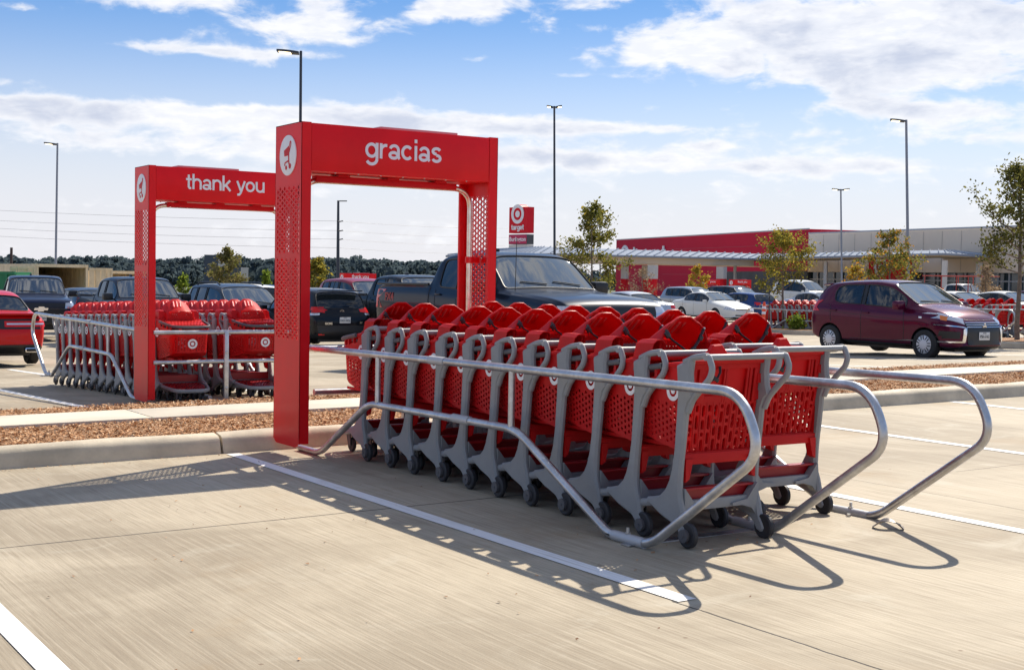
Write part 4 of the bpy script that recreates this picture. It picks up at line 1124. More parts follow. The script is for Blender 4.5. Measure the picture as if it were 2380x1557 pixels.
    def seam(view, pts, r=.006, mt=M_TRIM, pname='seam', both=True):
        for vw in (('right', 'left') if both and view == 'right' else (view,)):
            ps = []
            for (a, z), (a2, z2) in zip(pts, pts[1:]):
                for k in range(6):
                    p, nn = hit(vw, lerp(a, a2, k / 6), lerp(z, z2, k / 6)); ps.append(p + nn * .0005)
            p, nn = hit(vw, *pts[-1]); ps.append(p)
            b = MB(); b.tube(ps, r, 5); b.build(pname, mt, body)
    c.seam = seam
    def handle(y, z, mt=None):
        for vw in ('right', 'left'):
            p, nn = hit(vw, y, z); b = MB(); b.box(p + nn * .018, (.022, .17, .03), bev=.008); b.build('door_handle', mt or paint, body)
    c.handle = handle
    def mirror(y, z, mt=None, big=1.0):
        for s in (-1, 1):
            p, nn = hit('right' if s > 0 else 'left', y, z)
            b = MB(); b.box((p.x + s * .045, y, z), (.12, .05, .03), bev=.01); b.box((p.x + s * (.10 + .06 * big), y - .0, z + .045 * big), (.19 * big, .13 * big, .14 * big), bev=.035 * big); mo = b.build('wing_mirror', mt or paint, root)
    c.mirror = mirror
    def plate(view, x, z, txt, out=0.0):
        p, nn = hit(view, x, z); s = 1 if view == 'front' else -1
        b = MB(); p = p + Vector((0, s * out, 0)); b.box((p.x, p.y + s * .014, p.z), (.31, .012, .155), bev=.004); po = b.build('number_plate', M_PLATE, root)
        rz_ = math.pi if s > 0 else 0
        text_obj(txt, .082, 'plate_text', M_INK, po, (p.x, p.y + s * .021, p.z - .012), (R_(90), 0, rz_), sx=.85, bold=.001)
        text_obj('TEXAS', .034, 'plate_text', M_INK, po, (p.x, p.y + s * .021, p.z + .055), (R_(90), 0, rz_))
    c.plate = plate
    def wiper(mt=M_TIRE):
        for x0, x1 in ((.05, .55), (-.60, -.10)):
            t = K['ws'][1] - .01; y0 = (t - .5) * L
            p0, _ = hit('top', x0, y0 + .0); p1, _ = hit('top', x1 * .95, y0 - .05); b = MB(); b.tube([p0 + Vector((0, .0, .012)), (p0 + p1) / 2 + Vector((0, 0, .014)), p1 + Vector((0, 0, .012))], .009, 6); b.build('wiper', mt, root)
    c.wiper = wiper
    # door cut lines from the window positions
    s = K['side']; zb0 = pw(K['bot'], .5) * hz + .12; yb = lambda t: (t - .5) * L
    be = lambda t: pw(K['belt'], t) * hz
    if detail >= 1:
        xs = [(a[1] + b_[0]) / 2 for a, b_ in zip(s, s[1:])]
        for t in xs[-1:]: seam('right', [(yb(t), be(t)), (yb(t) - .01, zb0)])
        tf = s[-1][1] - .005; seam('right', [(yb(tf), be(tf) - .02), (yb(tf) + .03, lerp(zb0, be(tf), .4)), (yb(tf), zb0), (yb(s[0][0] + .06), zb0)])
        tr_ = s[-2][0] - .01; seam('right', [(yb(tr_), be(tr_)), (yb(tr_) + .02, lerp(zb0, be(tr_), .55)), (yb(tr_) + .16, zb0)])
        handle(yb(s[-1][0]) + .02 + .05, be(.45) - .11); handle(yb(s[-2][0]) + .06, be(.3) - .11)
    return c
def at_ground(px, dep): return stand(px, dep)
def place(px, pr, L, Wd, dy=0):
    X, Y = spot(px, pr, L, Wd); return (X, Y, g(X, Y))
P_BLUE = mat_paintcar('dark_blue_paint', (.005, .011, .026)); P_BLK = mat_paintcar('black_paint', (.008, .009, .012)); P_NAVY = mat_paintcar('navy_paint', (.008, .015, .045))
P_GRY = mat_paintcar('slate_paint', (.035, .042, .055), .3); P_PUR = mat_paintcar('plum_paint', (.088, .005, .030), .35, .22); P_RED = mat_paintcar('bright_red_paint', (.55, .008, .008), .1)
P_WHT = mat_paintcar('white_paint', (.72, .72, .68), .0); P_CBLU = mat_paintcar('blue_paint', (.012, .045, .16), .4); P_SLV = mat_paintcar('silver_paint', (.50, .51, .53), .7); P_CRIM = mat_paintcar('crimson_paint', (.30, .010, .022), .3)
CARS = 'cars parked in the bays'

# plum hatchback on the right
X, Y, Z = place(1875, 2353, 3.85, 1.665)
c = car('parked_car', 'plum five-door hatchback with silver hubcaps, beyond the right rails', 'hatch', (X, Y, Z), math.pi, P_PUR, group=CARS, see=True, cap='hubcap', detail=3)
c.mirror((.665 - .5) * 3.85, .97, None, 1.25)
c.wiper(); L = 3.85
o = c.patch('headlamp', M_LAMP, 'front', [(.80, .80), (.50, .685), (.47, .775), (.72, .90)], 8, mirror=True)
c.patch('indicator', M_AMBER, 'right', [(1.50, .77), (1.62, .75), (1.61, .82), (1.47, .85)], 6, lift=.013, mirror=True)
c.patch('lamp_bezel', M_CHR, 'front', [(.47, .76), (.80, .88), (.78, .90), (.45, .785)], 8, lift=.012, mirror=True)
c.patch('grille', M_TRIM, 'front', [(-.46, .30), (.46, .30), (.50, .72), (-.50, .72)], 12, lift=.010)
for z in (.64, .68, .72): c.patch('grille_bar', M_CHR, 'front', [(-.48, z - .009), (.48, z - .009), (.48, z + .004), (-.48, z + .004)], 12, lift=.018)
c.patch('chrome_blade', M_CHR, 'front', [(.48, .63), (.56, .60), (.58, .36), (.52, .36)], 6, lift=.020, mirror=True)
c.patch('chrome_blade', M_CHR, 'front', [(.80, .34), (.52, .345), (.55, .375), (.80, .365)], 6, lift=.016, mirror=True)
c.patch('chrome_blade', M_CHR, 'front', [(.80, .665), (.50, .615), (.52, .640), (.80, .685)], 6, lift=.016, mirror=True)
c.patch('fog_recess', M_TRIM, 'front', [(.78, .42), (.62, .42), (.61, .55), (.78, .56)], 6, lift=.010, mirror=True)
c.patch('lip_spoiler', M_TRIM, 'front', [(-.7, .22), (.7, .22), (.7, .25), (-.7, .25)], 12, lift=.012)
p, nn = c.hit('front', 0, .66)
b = MB()
for a in (90, 210, 330):
    ca, sa = math.cos(R_(a)), math.sin(R_(a)); q = .062
    pts = [(0, 0), (q * .5 * ca - q * .33 * sa, q * .5 * sa + q * .33 * ca), (q * ca, q * sa), (q * .5 * ca + q * .33 * sa, q * .5 * sa - q * .33 * ca)]
    b.prism(pts, lambda s, t, h: Vector((p.x + s, p.y + .03 + h, p.z + .01 + t)), 0, .012)
b.build('badge', M_CHR, c.root)
c.plate('front', .02, .47, 'PSR-5162')
c.patch('tail_lamp', M_TAIL, 'rear', [(.80, .86), (.66, .84), (.62, 1.06), (.74, 1.08)], 6, mirror=True)
c.seam('right', [(-1.5, .87), (-.4, .80), (.6, .74), (1.2, .70)], .004)
c.patch('repeater', M_LAMP, 'right', [(1.02, .79), (1.09, .785), (1.09, .82), (1.02, .825)], 3, mirror=True)
c.patch('sill_strip', M_TRIM, 'right', [(-.85, .22), (.85, .22), (.85, .27), (-.85, .27)], 10, lift=.012, mirror=True)
c.seam('front', [(-.62, .80), (-.3, .775), (0, .765), (.3, .775), (.62, .80)], .005)
b = MB()
b.box((0, .1, .5), (1.3, 2.2, .12))
for x in (-.36, .36):
    for y in (.18, -.72): b.box((x, y, .62), (.50, .5, .18), bev=.06); b.box((x, y - .28, .92), (.48, .14, .62), Matrix.Rotation(.25, 3, 'X'), bev=.06); b.box((x, y - .40, 1.24), (.26, .10, .17), bev=.04)
b.box((0, .92, .90), (1.36, .42, .22), bev=.08)
b.build('seats', M_SEAT, c.root)
b = MB(); b.lathe((-.36, .62, .98), (0, 1, -.4), [(.17, -.012), (.185, 0), (.17, .012)], 24); b.build('steering_wheel', M_TRIM, c.root)
b = MB(); b.tube([(.1, -.55, 1.50), (.1, -.72, 1.66)], .007, 6); b.build('antenna', M_TRIM, c.root)
b = MB(); b.box((0, -1.60, 1.415), (1.10, .26, .03), Matrix.Rotation(.10, 3, 'X'), bev=.012); b.build('roof_spoiler', P_PUR, c.root)

def pickup(label, loc, paint, L=5.88, H=1.95, cap='alloy', front='bar'):
    c = car('pickup_truck', label, 'pickup', loc, math.pi, paint, L=L, H=H, group=CARS, cap=cap); h = c.hz; F = L / 5.88
    c.mirror((.66 - .5) * L, 1.33 * h, M_TRIM, 1.45); c.wiper()
    c.patch('grille', M_TRIM, 'front', [(-.68, .70 * h), (.68, .70 * h), (.72, 1.12 * h), (-.72, 1.12 * h)], 12, lift=.012)
    c.patch('headlamp', M_LAMP, 'front', [(.97, .96 * h), (.70, .96 * h), (.72, 1.13 * h), (.95, 1.14 * h)], 6, mirror=True)
    c.patch('bumper', M_TRIM, 'front', [(-.95, .5 * h), (.95, .5 * h), (.97, .70 * h), (-.97, .70 * h)], 14, lift=.05)
    c.patch('tail_lamp', M_TAIL, 'right', [(-2.93 * F, .98 * h), (-2.80 * F, .98 * h), (-2.80 * F, 1.30 * h), (-2.91 * F, 1.30 * h)], 5, mirror=True)
    c.patch('tail_lamp', M_TAIL, 'rear', [(.99, .98 * h), (.84, .98 * h), (.84, 1.30 * h), (.97, 1.30 * h)], 5, mirror=True)
    for s in (-1, 1):
        b = MB(); b.tube([(s * .955, -2.86 * F, 1.40 * h), (s * .955, -1.02 * F, 1.41 * h)], .022, 8); b.build('bed_rail', M_TRIM, c.body)
    b = MB(); y = (.336 - .5) * L; c.seam('right', [(y, 1.36 * h), (y, .56 * h)], .012)
    p, _ = c.hit('top', 0, (.45 - .5) * L); b = MB(); b.box(p + Vector((.1, 0, .03)), (.06, .16, .07), bev=.02); b.build('roof_antenna', M_TRIM, c.root)
    return c
X, Y, Z = place(866, 1562, 5.88, 2.03)
c = pickup('dark blue crew-cab pickup seen from its side through the nearest red arch', (X, Y, Z), P_BLUE)
p, nn = c.hit('right', -2.45, 1.16)
text_obj('FX4', .19, 'sticker', bsdf('sticker_red', (.30, .03, .03), .5), c.body, (p.x + .006, -2.35, 1.17), (R_(90), 0, R_(90)), bold=.008)
b = MB(); p, _ = c.hit('top', .78, 1.35); b.tube([p, p + Vector((0, .02, .80))], .006, 6); b.build('mast_antenna', M_TRIM, c.root)
F150 = (X, Y)

def rear_suv(label, px_l, px_r, dep, paint, W, L, H, name='parked_car', kind='suv'):
    """car nosed away: rear corners in columns px_l..px_r"""
    p = stand((px_l + px_r) / 2, dep); X, Y = p.x, p.y + L / 2
    c = car(name, label, kind, (X, Y, g(X, Y)), 0, paint, L=L, W=W, H=H, group=CARS); h = c.hz
    c.mirror((.69 - .5) * L, 1.08 * h)
    return c
c = rear_suv('black crossover seen from behind with red lamps and a pale plate', 729, 866, 34.6, P_BLK, 1.78, 4.3, 1.6); h = c.hz
c.patch('tail_lamp', M_TAIL, 'rear', [(.90, .98), (.52, 1.01), (.50, 1.09), (.86, 1.16)], 8, mirror=True)
c.patch('tail_lamp', M_TAIL, 'left', [(-2.10, 1.0), (-1.86, 1.06), (-1.84, 1.13), (-2.06, 1.15)], 6)
c.patch('reverse_lamp', M_LAMP, 'rear', [(.86, .92), (.66, .93), (.64, .98), (.88, .98)], 6, mirror=True)
c.patch('bumper', M_TRIM, 'rear', [(-.80, .34), (.80, .34), (.84, .66), (-.84, .66)], 14, lift=.015)
c.plate('rear', .05, .80, 'RKR·0456')
p, _ = c.hit('rear', 0, 1.06); b = MB(); b.lathe((0, p.y - .01, 1.03), (0, -1, 0), [(.040, 0), (.040, .008), (.052, .008), (.052, 0)], 24); b.box((0, p.y - .016, 1.03), (.13, .006, .018)); b.build('badge', M_CHR, c.root)
p, _ = c.hit('rear', -.4, .73)
text_obj('KICKS', .075, 'lettering', M_CHR, c.root, (-.42, p.y - .012, .715), (R_(90), 0, 0), bold=.003)
text_obj('SV', .07, 'lettering', M_CHR, c.root, (.52, p.y - .0, .73), (R_(90), 0, 0), bold=.003)
b = MB(); b.tube([(.10, -2.06, 1.22), (.40, -2.10, 1.25)], .012, 6); b.build('wiper', M_TRIM, c.root)
b = MB(); b.box((0, -1.93, 1.57), (1.2, .22, .03), bev=.012); b.build('roof_spoiler', P_BLK, c.root)
b = MB(); p, _ = c.hit('top', -.0, -1.5); b.tube([p, p + Vector((0, -.14, .22))], .008, 6); b.build('antenna', M_TRIM, c.root)
for s in (-1, 1):
    b = MB(); b.box((s * .62, -2.13, .43), (.17, .02, .035)); b.build('reflector', M_TAIL, c.root)

# far rows: cars nosed towards us; columns of cab or body and distance
def nosed(label, px, dep, kind, paint, L, W, H, cap='alloy', **kw):
    p = stand(px, dep)
    c = car('parked_car', label, kind, (p.x, p.y, p.z), math.pi, paint, L=L, W=W, H=H, group=CARS, cap=cap); h = c.hz
    c.mirror((K_MIR[kind] - .5) * L, pw(KIND[kind]['belt'], K_MIR[kind]) * h + .02); c.wiper()
    if kind == 'sedan':
        c.patch('headlamp', M_LAMP, 'front', [(.86, .66 * h), (.50, .60 * h), (.48, .71 * h), (.78, .80 * h)], 6, mirror=True)
        c.patch('grille', M_TRIM, 'front', [(-.42, .62 * h), (.42, .62 * h), (.42, .68 * h), (-.42, .68 * h)], 8)
        c.patch('lower_grille', M_TRIM, 'front', [(-.5, .34 * h), (.5, .34 * h), (.5, .40 * h), (-.5, .40 * h)], 8)
    else:
        c.patch('headlamp', M_LAMP, 'front', [(.88, .80 * h), (.56, .76 * h), (.54, .86 * h), (.82, .93 * h)], 6, mirror=True)
        c.patch('grille', M_TRIM, 'front', [(-.5, .50 * h), (.5, .50 * h), (.54, .84 * h), (-.54, .84 * h)], 8)
    return c
K_MIR = {'hatch': .665, 'suv': .685, 'sedan': .635, 'pickup': .66}
c = pickup('black crew-cab pickup behind the bed of the nearest pickup, seen through the arch', tuple(stand(962, 36.5)), P_BLK, 5.8, 1.95)
c = pickup('dark blue pickup half hidden by the arch reading thank you', tuple(stand(318, 38.5)), P_BLUE, 5.9, 1.95)
c = pickup('navy pickup with silver cross badge facing us, far left', tuple(stand(80, 43.5) + Vector((0, 0, .12))), P_NAVY, 5.85, 1.95)
c.root.rotation_euler = (0, 0, math.pi - R_(9.6))
c.plate('front', .0, .66, 'PCZ-7473', .06)
p, nn = c.hit('front', 0, .95); p = p + Vector((0, .03, .02)); b = MB()
b.prism([(-.19, -.035), (-.075, -.035), (-.075, -.075), (.09, -.075), (.10, -.035), (.21, -.035), (.19, .035), (.075, .035), (.075, .075), (-.09, .075), (-.10, .035), (-.21, .035)][::1], lambda s, t, h: Vector((p.x + s, p.y + .025 + h, p.z - .03 + t)), 0, .015); b.build('badge', M_CHR, c.root)
b = MB(); b.box((0, p.y + .01, p.z - .03), (1.5, .03, .03)); b.build('grille_bar', bsdf('smoked_bar', (.03, .03, .035), .3), c.root)
c = nosed('slate grey crossover with roof rails, behind the carts between the arches', 553, 39.0, 'suv', P_GRY, 5.0, 1.95, 1.73)
b = MB()
for s in (-1, 1): b.tube(fillet([(s * .66, -1.6, 1.69), (s * .66, -1.4, 1.78), (s * .66, .0, 1.79), (s * .66, .25, 1.72)], .1, 4), .022, 8)
b.build('roof_rail', M_TRIM, c.root)
c = nosed('grey crossover behind the dark pickup, only its cabin showing', 214, 50, 'suv', P_GRY, 4.6, 1.85, 1.68)
c = rear_suv('white crossover seen from behind, next to the nearest arch post', 582, 655, 44, P_WHT, 1.85, 4.7, 1.78)
c.patch('tail_lamp', M_TAIL, 'rear', [(.92, .95), (.60, .98), (.60, 1.08), (.88, 1.10)], 6, mirror=True)
b = MB()
for s in (-1, 1): b.tube(fillet([(s * .66, -1.7, 1.66), (s * .66, -1.5, 1.76), (s * .66, .1, 1.77), (s * .66, .3, 1.70)], .1, 4), .02, 8)
b.build('roof_rail', M_CHR, c.root)
c = rear_suv('dark hatchback seen from behind, between the pickup and the slate crossover', 376, 440, 56, P_GRY, 1.8, 4.3, 1.55)
c.patch('tail_lamp', M_TAIL, 'rear', [(.86, .85), (.55, .88), (.55, .98), (.82, 1.0)], 6, mirror=True)
c = nosed('crimson sport utility car beside the black pickup', 846, 45, 'suv', P_CRIM, 4.7, 1.9, 1.95)
# red coupe leaving the frame on the left
p = stand(12, 25.5)
c = car('parked_car', 'bright red coupe with full-width dark tail lamp, cut by the left edge', 'sedan', (p.x - .15, p.y + 2.4, p.z), 0, P_RED, L=5.0, W=1.95, H=1.45, group=CARS)
c.patch('tail_panel', M_TRIM, 'rear', [(-.92, .74), (.92, .74), (.90, .93), (-.90, .93)], 14, lift=.012)
c.patch('tail_lamp', M_TAIL, 'rear', [(.88, .78), (.12, .78), (.12, .89), (.86, .89)], 8, lift=.020, mirror=True)
c.patch('lamp_bar', M_LAMP, 'rear', [(.84, .82), (.16, .82), (.16, .85), (.84, .85)], 8, lift=.026, mirror=True)
c.patch('bumper', M_TRIM, 'rear', [(-.9, .28), (.9, .28), (.92, .44), (-.92, .44)], 14, lift=.014)
b = MB(); b.box((0, -2.36, 1.02), (1.76, .24, .035), Matrix.Rotation(-.10, 3, 'X'), bev=.014); b.build('boot_spoiler', P_RED, c.root)
for s in (-1, 1):
    b = MB(); b.box((s * .62, -2.46, .34), (.26, .16, .10), bev=.035); eo = b.build('exhaust', M_CHR, c.root); b = MB(); b.box((s * .62, -2.545, .34), (.21, .01, .055), bev=.004); b.build('exhaust_bore', M_DARK, eo)

# right hand field of cars
c = nosed('cream white four-door saloon with big chrome wheels', 1656, 67, 'sedan', P_WHT, 5.05, 1.85, 1.49, cap='chrome')
c.root.rotation_euler = (0, 0, math.pi - R_(5))
p = stand(1528, 58); c = car('parked_car', 'silver saloon whose tail shows beyond the pickup bonnet', 'sedan', (p.x - .6, p.y + 1.5, p.z), 0, P_SLV, group=CARS, H=1.47)
c.patch('tail_lamp', M_TAIL, 'rear', [(.84, .78), (.52, .80), (.52, .92), (.82, .94)], 6, mirror=True)
c = nosed('pale grey sport utility car behind the white saloon', 1612, 84, 'suv', bsdf('mist_paint', (.30, .32, .35), .28, metal=.5, coat=1), 4.9, 1.95, 1.75)
c = nosed('black sport utility car right behind the white saloon', 1712, 86, 'suv', P_BLK, 4.9, 2.0, 1.8)
p = stand(1765, 64); c = car('parked_car', 'bright blue hatchback behind the orange marker post', 'hatch', (49.2, 52.9, g(49.2, 52.9)), 0, P_CBLU, L=4.25, W=1.8, H=1.45, group=CARS)
c.patch('tail_lamp', M_TAIL, 'rear', [(.84, .80), (.46, .84), (.46, .96), (.80, .98)], 6, mirror=True)
c = nosed('white van among the far cars, left of the plum hatchback', 1868, 92, 'suv', P_WHT, 5.0, 2.0, 2.2)
c = nosed('silver saloon right of the trees, left of the plum hatchback', 1905, 78, 'sedan', P_SLV, 4.8, 1.8, 1.45)
c = nosed('white saloon behind the far carts, right edge', 2230, 56, 'sedan', P_WHT, 4.8, 1.8, 1.45)
c = nosed('white saloon nearest the right edge, behind the far carts', 2345, 56, 'sedan', P_WHT, 4.8, 1.8, 1.45)
c = nosed('plum saloon at the right edge beyond the tree trunk', 2425, 62, 'sedan', P_PUR, 4.8, 1.8, 1.5)
p = stand(2235, 95); c = pickup('white work pickup with a loaded rack, beyond the far carts', tuple(p), P_WHT, 5.9, 2.0)
b = MB()
for y in (-2.6, -1.1, .2, 1.2):
    for s in (-1, 1): b.tube([(s * .92, y, 1.35), (s * .92, y, 2.55)], .035, 6)
for s in (-1, 1): b.tube([(s * .92, -2.8, 2.55), (s * .92, 2.4, 2.55)], .04, 6)
for y in (-2.6, -1.5, -.4, .6, 1.6): b.tube([(-.95, y, 2.55), (.95, y, 2.55)], .03, 6)
b.build('ladder_rack', bsdf('rack_red', (.35, .03, .02), .5), c.root)
b = MB(); b.box((0, -1.9, 1.55), (1.5, 1.6, .28), bev=.02); b.build('cargo', bsdf('cargo_orange', (.55, .14, .03), .6), c.root)
# ------------------------------------------------------------------ trees, store, lamps, far things
def mat_leaf(name, c1_, c2_):
    mt = bpy.data.materials.new(name); mt.use_nodes = True; t = mt.node_tree; t.nodes.clear()
    geo = N(t, 'ShaderNodeNewGeometry')
    c = mixc(t, geo.outputs['Random Per Island'], c1_, c2_)
    d = N(t, 'ShaderNodeBsdfDiffuse'); Lk(t, c, d.inputs[0]); tr = N(t, 'ShaderNodeBsdfTranslucent'); Lk(t, c, tr.inputs[0])
    mx = N(t, 'ShaderNodeMixShader', i_0=.5); Lk(t, d.outputs[0], mx.inputs[1]); Lk(t, tr.outputs[0], mx.inputs[2])
    o = N(t, 'ShaderNodeOutputMaterial'); Lk(t, mx.outputs[0], o.inputs[0]); return mt
LF = dict(olive=mat_leaf('olive_leaf', (.10, .115, .028), (.24, .22, .055)), gold=mat_leaf('golden_leaf', (.42, .31, .045), (.27, .25, .05)), orange=mat_leaf('orange_leaf', (.55, .22, .025), (.44, .32, .05)),
          dark=mat_leaf('dark_leaf', (.06, .072, .026), (.17, .155, .045)), pine=mat_leaf('pine_leaf', (.12, .20, .03), (.22, .26, .04)), dry=mat_leaf('dry_leaf', (.27, .22, .10), (.17, .17, .07)), bare=mat_leaf('bare_twig_leaf', (.25, .17, .11), (.33, .25, .16)),
          wood=mat_leaf('hazed_wood_leaf', (.078, .108, .125), (.112, .145, .148)))  # far wood: bluish haze of distance painted into the leaf colour
M_BARK = bsdf('bark', (.16, .125, .095), .9, noise=(9, .3, 5), bump=(40, .6, .01))
def tree(name, label, loc, H, cr, base, leaf, nleaf, ls, seed, nb=16, trunk=.045, spread=.15, leaf2=None, f2=0.0, upsweep=.5, cat='tree', group='young trees in the car park', tip=True):
    rd = random.Random(seed); root = empty(name, loc, rot=PLUMB); tag(root, label, cat, group)
    tb = MB(); lb = MB()
    P = [Vector((0, 0, -.05))]; x = y = 0
    for i in range(1, 9):
        x += rd.gauss(0, .018) * H / 4; y += rd.gauss(0, .018) * H / 4; P.append(Vector((x, y, H * .97 * i / 8)))
    tb.tube(P, [trunk * (1 - .9 * i / 8) + .004 for i in range(9)], 8)
    def trunk_at(z):
        t = max(0, min(7.999, z / (H * .97) * 8)); i = int(t); return P[i].lerp(P[i + 1], t - i)
    tips = []
    def branch(p, d, ln, r, lev):
        k = 5; pts = [p]; q = p
        for i in range(k):
            d = (d + Vector((rd.gauss(0, .22), rd.gauss(0, .22), rd.gauss(.05, .15)))).normalized(); q = q + d * ln / k; pts.append(q)
            if lev < 2 and i >= 1 and rd.random() < .85:
                a = rd.uniform(0, 6.28); s = (d + Vector((math.cos(a), math.sin(a), rd.uniform(-.1, .6))) * .9).normalized()
                branch(q, s, ln * rd.uniform(.30, .55), r * .5, lev + 1)
            if lev >= 1 or i >= 2: tips.append(q)
        tb.tube(pts, [r * (1 - .8 * i / k) for i in range(k + 1)], 5, cap=False)
    for b_ in range(nb):
        f = (b_ + rd.uniform(.1, .9)) / nb; z = lerp(base, H * .95, f); a = b_ * 2.4 + rd.gauss(0, .4)
        shape = (math.sin(math.pi * min(1, .22 + .78 * f)) ** .8) * (1.05 - .35 * f)
        ln = cr * max(.22, shape) * rd.uniform(.65, 1.15); d = Vector((math.cos(a), math.sin(a), upsweep * rd.uniform(.5, 1.3))).normalized()
        branch(trunk_at(z), d, ln, trunk * .33, 0)
    if tip: tips += [trunk_at(H * q) for q in (.85, .9, .95, 1.0)]
    keep = [t for t in tips if rd.random() < .86]
    for i in range(nleaf):
        c = rd.choice(keep); s = spread * rd.uniform(.4, 1.0); o = c + Vector((rd.gauss(0, s), rd.gauss(0, s), rd.gauss(0, s * .8)))
        n = Vector((rd.gauss(0, 1), rd.gauss(0, 1), rd.gauss(0, 1))).normalized(); u = n.orthogonal().normalized(); w = n.cross(u); k = ls * rd.uniform(.6, 1.4)
        lb.cur = 1 if (leaf2 and rd.random() < f2 * (.2 + 1.4 * max(0, (o.z / H - .3)))) else 0
        lb.add([o - u * k, o - w * k * .55, o + u * k, o + w * k * .55], [(0, 1, 2, 3)])
    tb.build('trunk', M_BARK, root); lb.build('crown', [LF[leaf]] + ([LF[leaf2]] if leaf2 else []), root, sharp=180)
    return root
def tr_px(label, px, ytop, dep, cr_px, leaf, nleaf, ls, seed, base=.28, **kw):
    cr_px *= 1.22; kw.setdefault('upsweep', .34)
    p = stand(px, dep); H = zpix(px, ytop, dep) - p.z
    return tree('young_tree', label, p, H, cr_px * dep / FPX, H * base, leaf, nleaf, ls, seed, **kw)
tr_px('olive green young tree with sparse top rising behind the nearest pickup', 1378, 468, 46, 66, 'olive', 5200, .052, 11, base=.22, nb=24, leaf2='gold', f2=.10)
tr_px('tree with thin trunk cut by the right edge of the picture', 2364, 372, 31.5, 80, 'dark', 5400, .042, 5, base=.36, nb=26, leaf2='olive', f2=.5, trunk=.062)
tr_px('young tree turning orange at its top, beside the orange marker post', 1821, 534, 47.5, 66, 'olive', 3900, .050, 21, base=.34, nb=20, leaf2='gold', f2=.6, trunk=.05)
tr_px('bushy green and russet tree behind the plum hatchback', 2072, 533, 62, 72, 'olive', 4200, .062, 31, base=.12, nb=24, leaf2='orange', f2=.25)
tr_px('small orange tree behind the plum hatchback', 1990, 612, 70, 28, 'orange', 1500, .065, 41, base=.15, nb=14, leaf2='gold', f2=.5)
tr_px('nearly bare grey tree in front of the crimson wall', 1493, 622, 92, 40, 'bare', 900, .05, 51, base=.15, nb=30, spread=.10)
tr_px('thin tree with yellowing leaves in front of the crimson wall', 1622, 614, 92, 24, 'gold', 1700, .07, 61, base=.12, nb=20, leaf2='orange', f2=.3)
tr_px('olive grey tree against the dark wood, between the arches', 527, 577, 82, 42, 'dry', 4600, .085, 71, base=.10, nb=26, leaf2='olive', f2=.4)
tr_px('yellow green tree just right of the nearest arch post', 737, 598, 76, 36, 'olive', 3600, .085, 81, base=.10, nb=22, leaf2='gold', f2=.5)
tr_px('small bright green pine left of the olive grey tree', 425, 638, 92, 15, 'pine', 1100, .10, 91, base=.1, nb=14, upsweep=1.6)
tr_px('small bright green pine right of the olive grey tree', 618, 629, 92, 14, 'pine', 1100, .10, 92, base=.1, nb=14, upsweep=1.6)
tr_px('dry leafless sapling beside the glass front, right edge', 2292, 618, 74, 26, 'bare', 900, .07, 93, base=.15, nb=20)
p = stand(1851, 46); tree('bush', 'small dark green bush at the foot of the tree turning orange', p + Vector((0, 0, .1)), .42, .19, .05, 'pine', 700, .05, 95, nb=10, cat='bush', group='plants', trunk=.02)
# distant wood
def wood(x0, x1, dep, ytop, n, seed, name):
    rd = random.Random(seed); b = MB(); trunks = MB()
    cs = []
    for i in range(n):
        px = rd.uniform(x0, x1); d = dep * rd.uniform(1.0, 1.25); p = stand(px, d)
        top = zpix(px, ytop + max(0, min(1, px / 1040)) * 10 + rd.gauss(0, 3.2) + 3.0 * math.sin(px * .021) + 2 * math.sin(px * .0067), d); H = top - p.z
        cs.append((p, H))
    for p, H in cs:
        R = rd.uniform(2.2, 4.2); nl = 150
        for k in range(nl):
            v = Vector((rd.gauss(0, 1), rd.gauss(0, 1), rd.gauss(0, 1))).normalized() * rd.uniform(.55, 1.0); f = rd.random()
            zc = H * (.35 + .65 * f); rr = R * (1.1 - .75 * f ** 2)
            o = p + Vector((v.x * rr, v.y * rr, min(H * 1.02, zc + v.z * 1.0)))
            nn = (v + Vector((rd.gauss(0, .6), rd.gauss(0, .6), rd.gauss(0, .6) + .3))).normalized(); u = nn.orthogonal().normalized(); w = nn.cross(u); s = rd.uniform(.35, .85)
            b.add([o - u * s, o - w * s * .7, o + u * s, o + w * s * .8], [(0, 1, 2, 3)])
        b.add([p + Vector((-.8, 0, 0)), p + Vector((.8, 0, 0)), p + Vector((.3, 0, H * .7)), p + Vector((-.3, 0, H * .7))], [(0, 1, 2, 3)])
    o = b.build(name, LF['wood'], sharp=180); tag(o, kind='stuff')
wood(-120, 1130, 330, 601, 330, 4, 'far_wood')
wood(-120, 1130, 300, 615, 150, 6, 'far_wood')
wood(1130, 2600, 420, 626, 160, 9, 'far_wood')
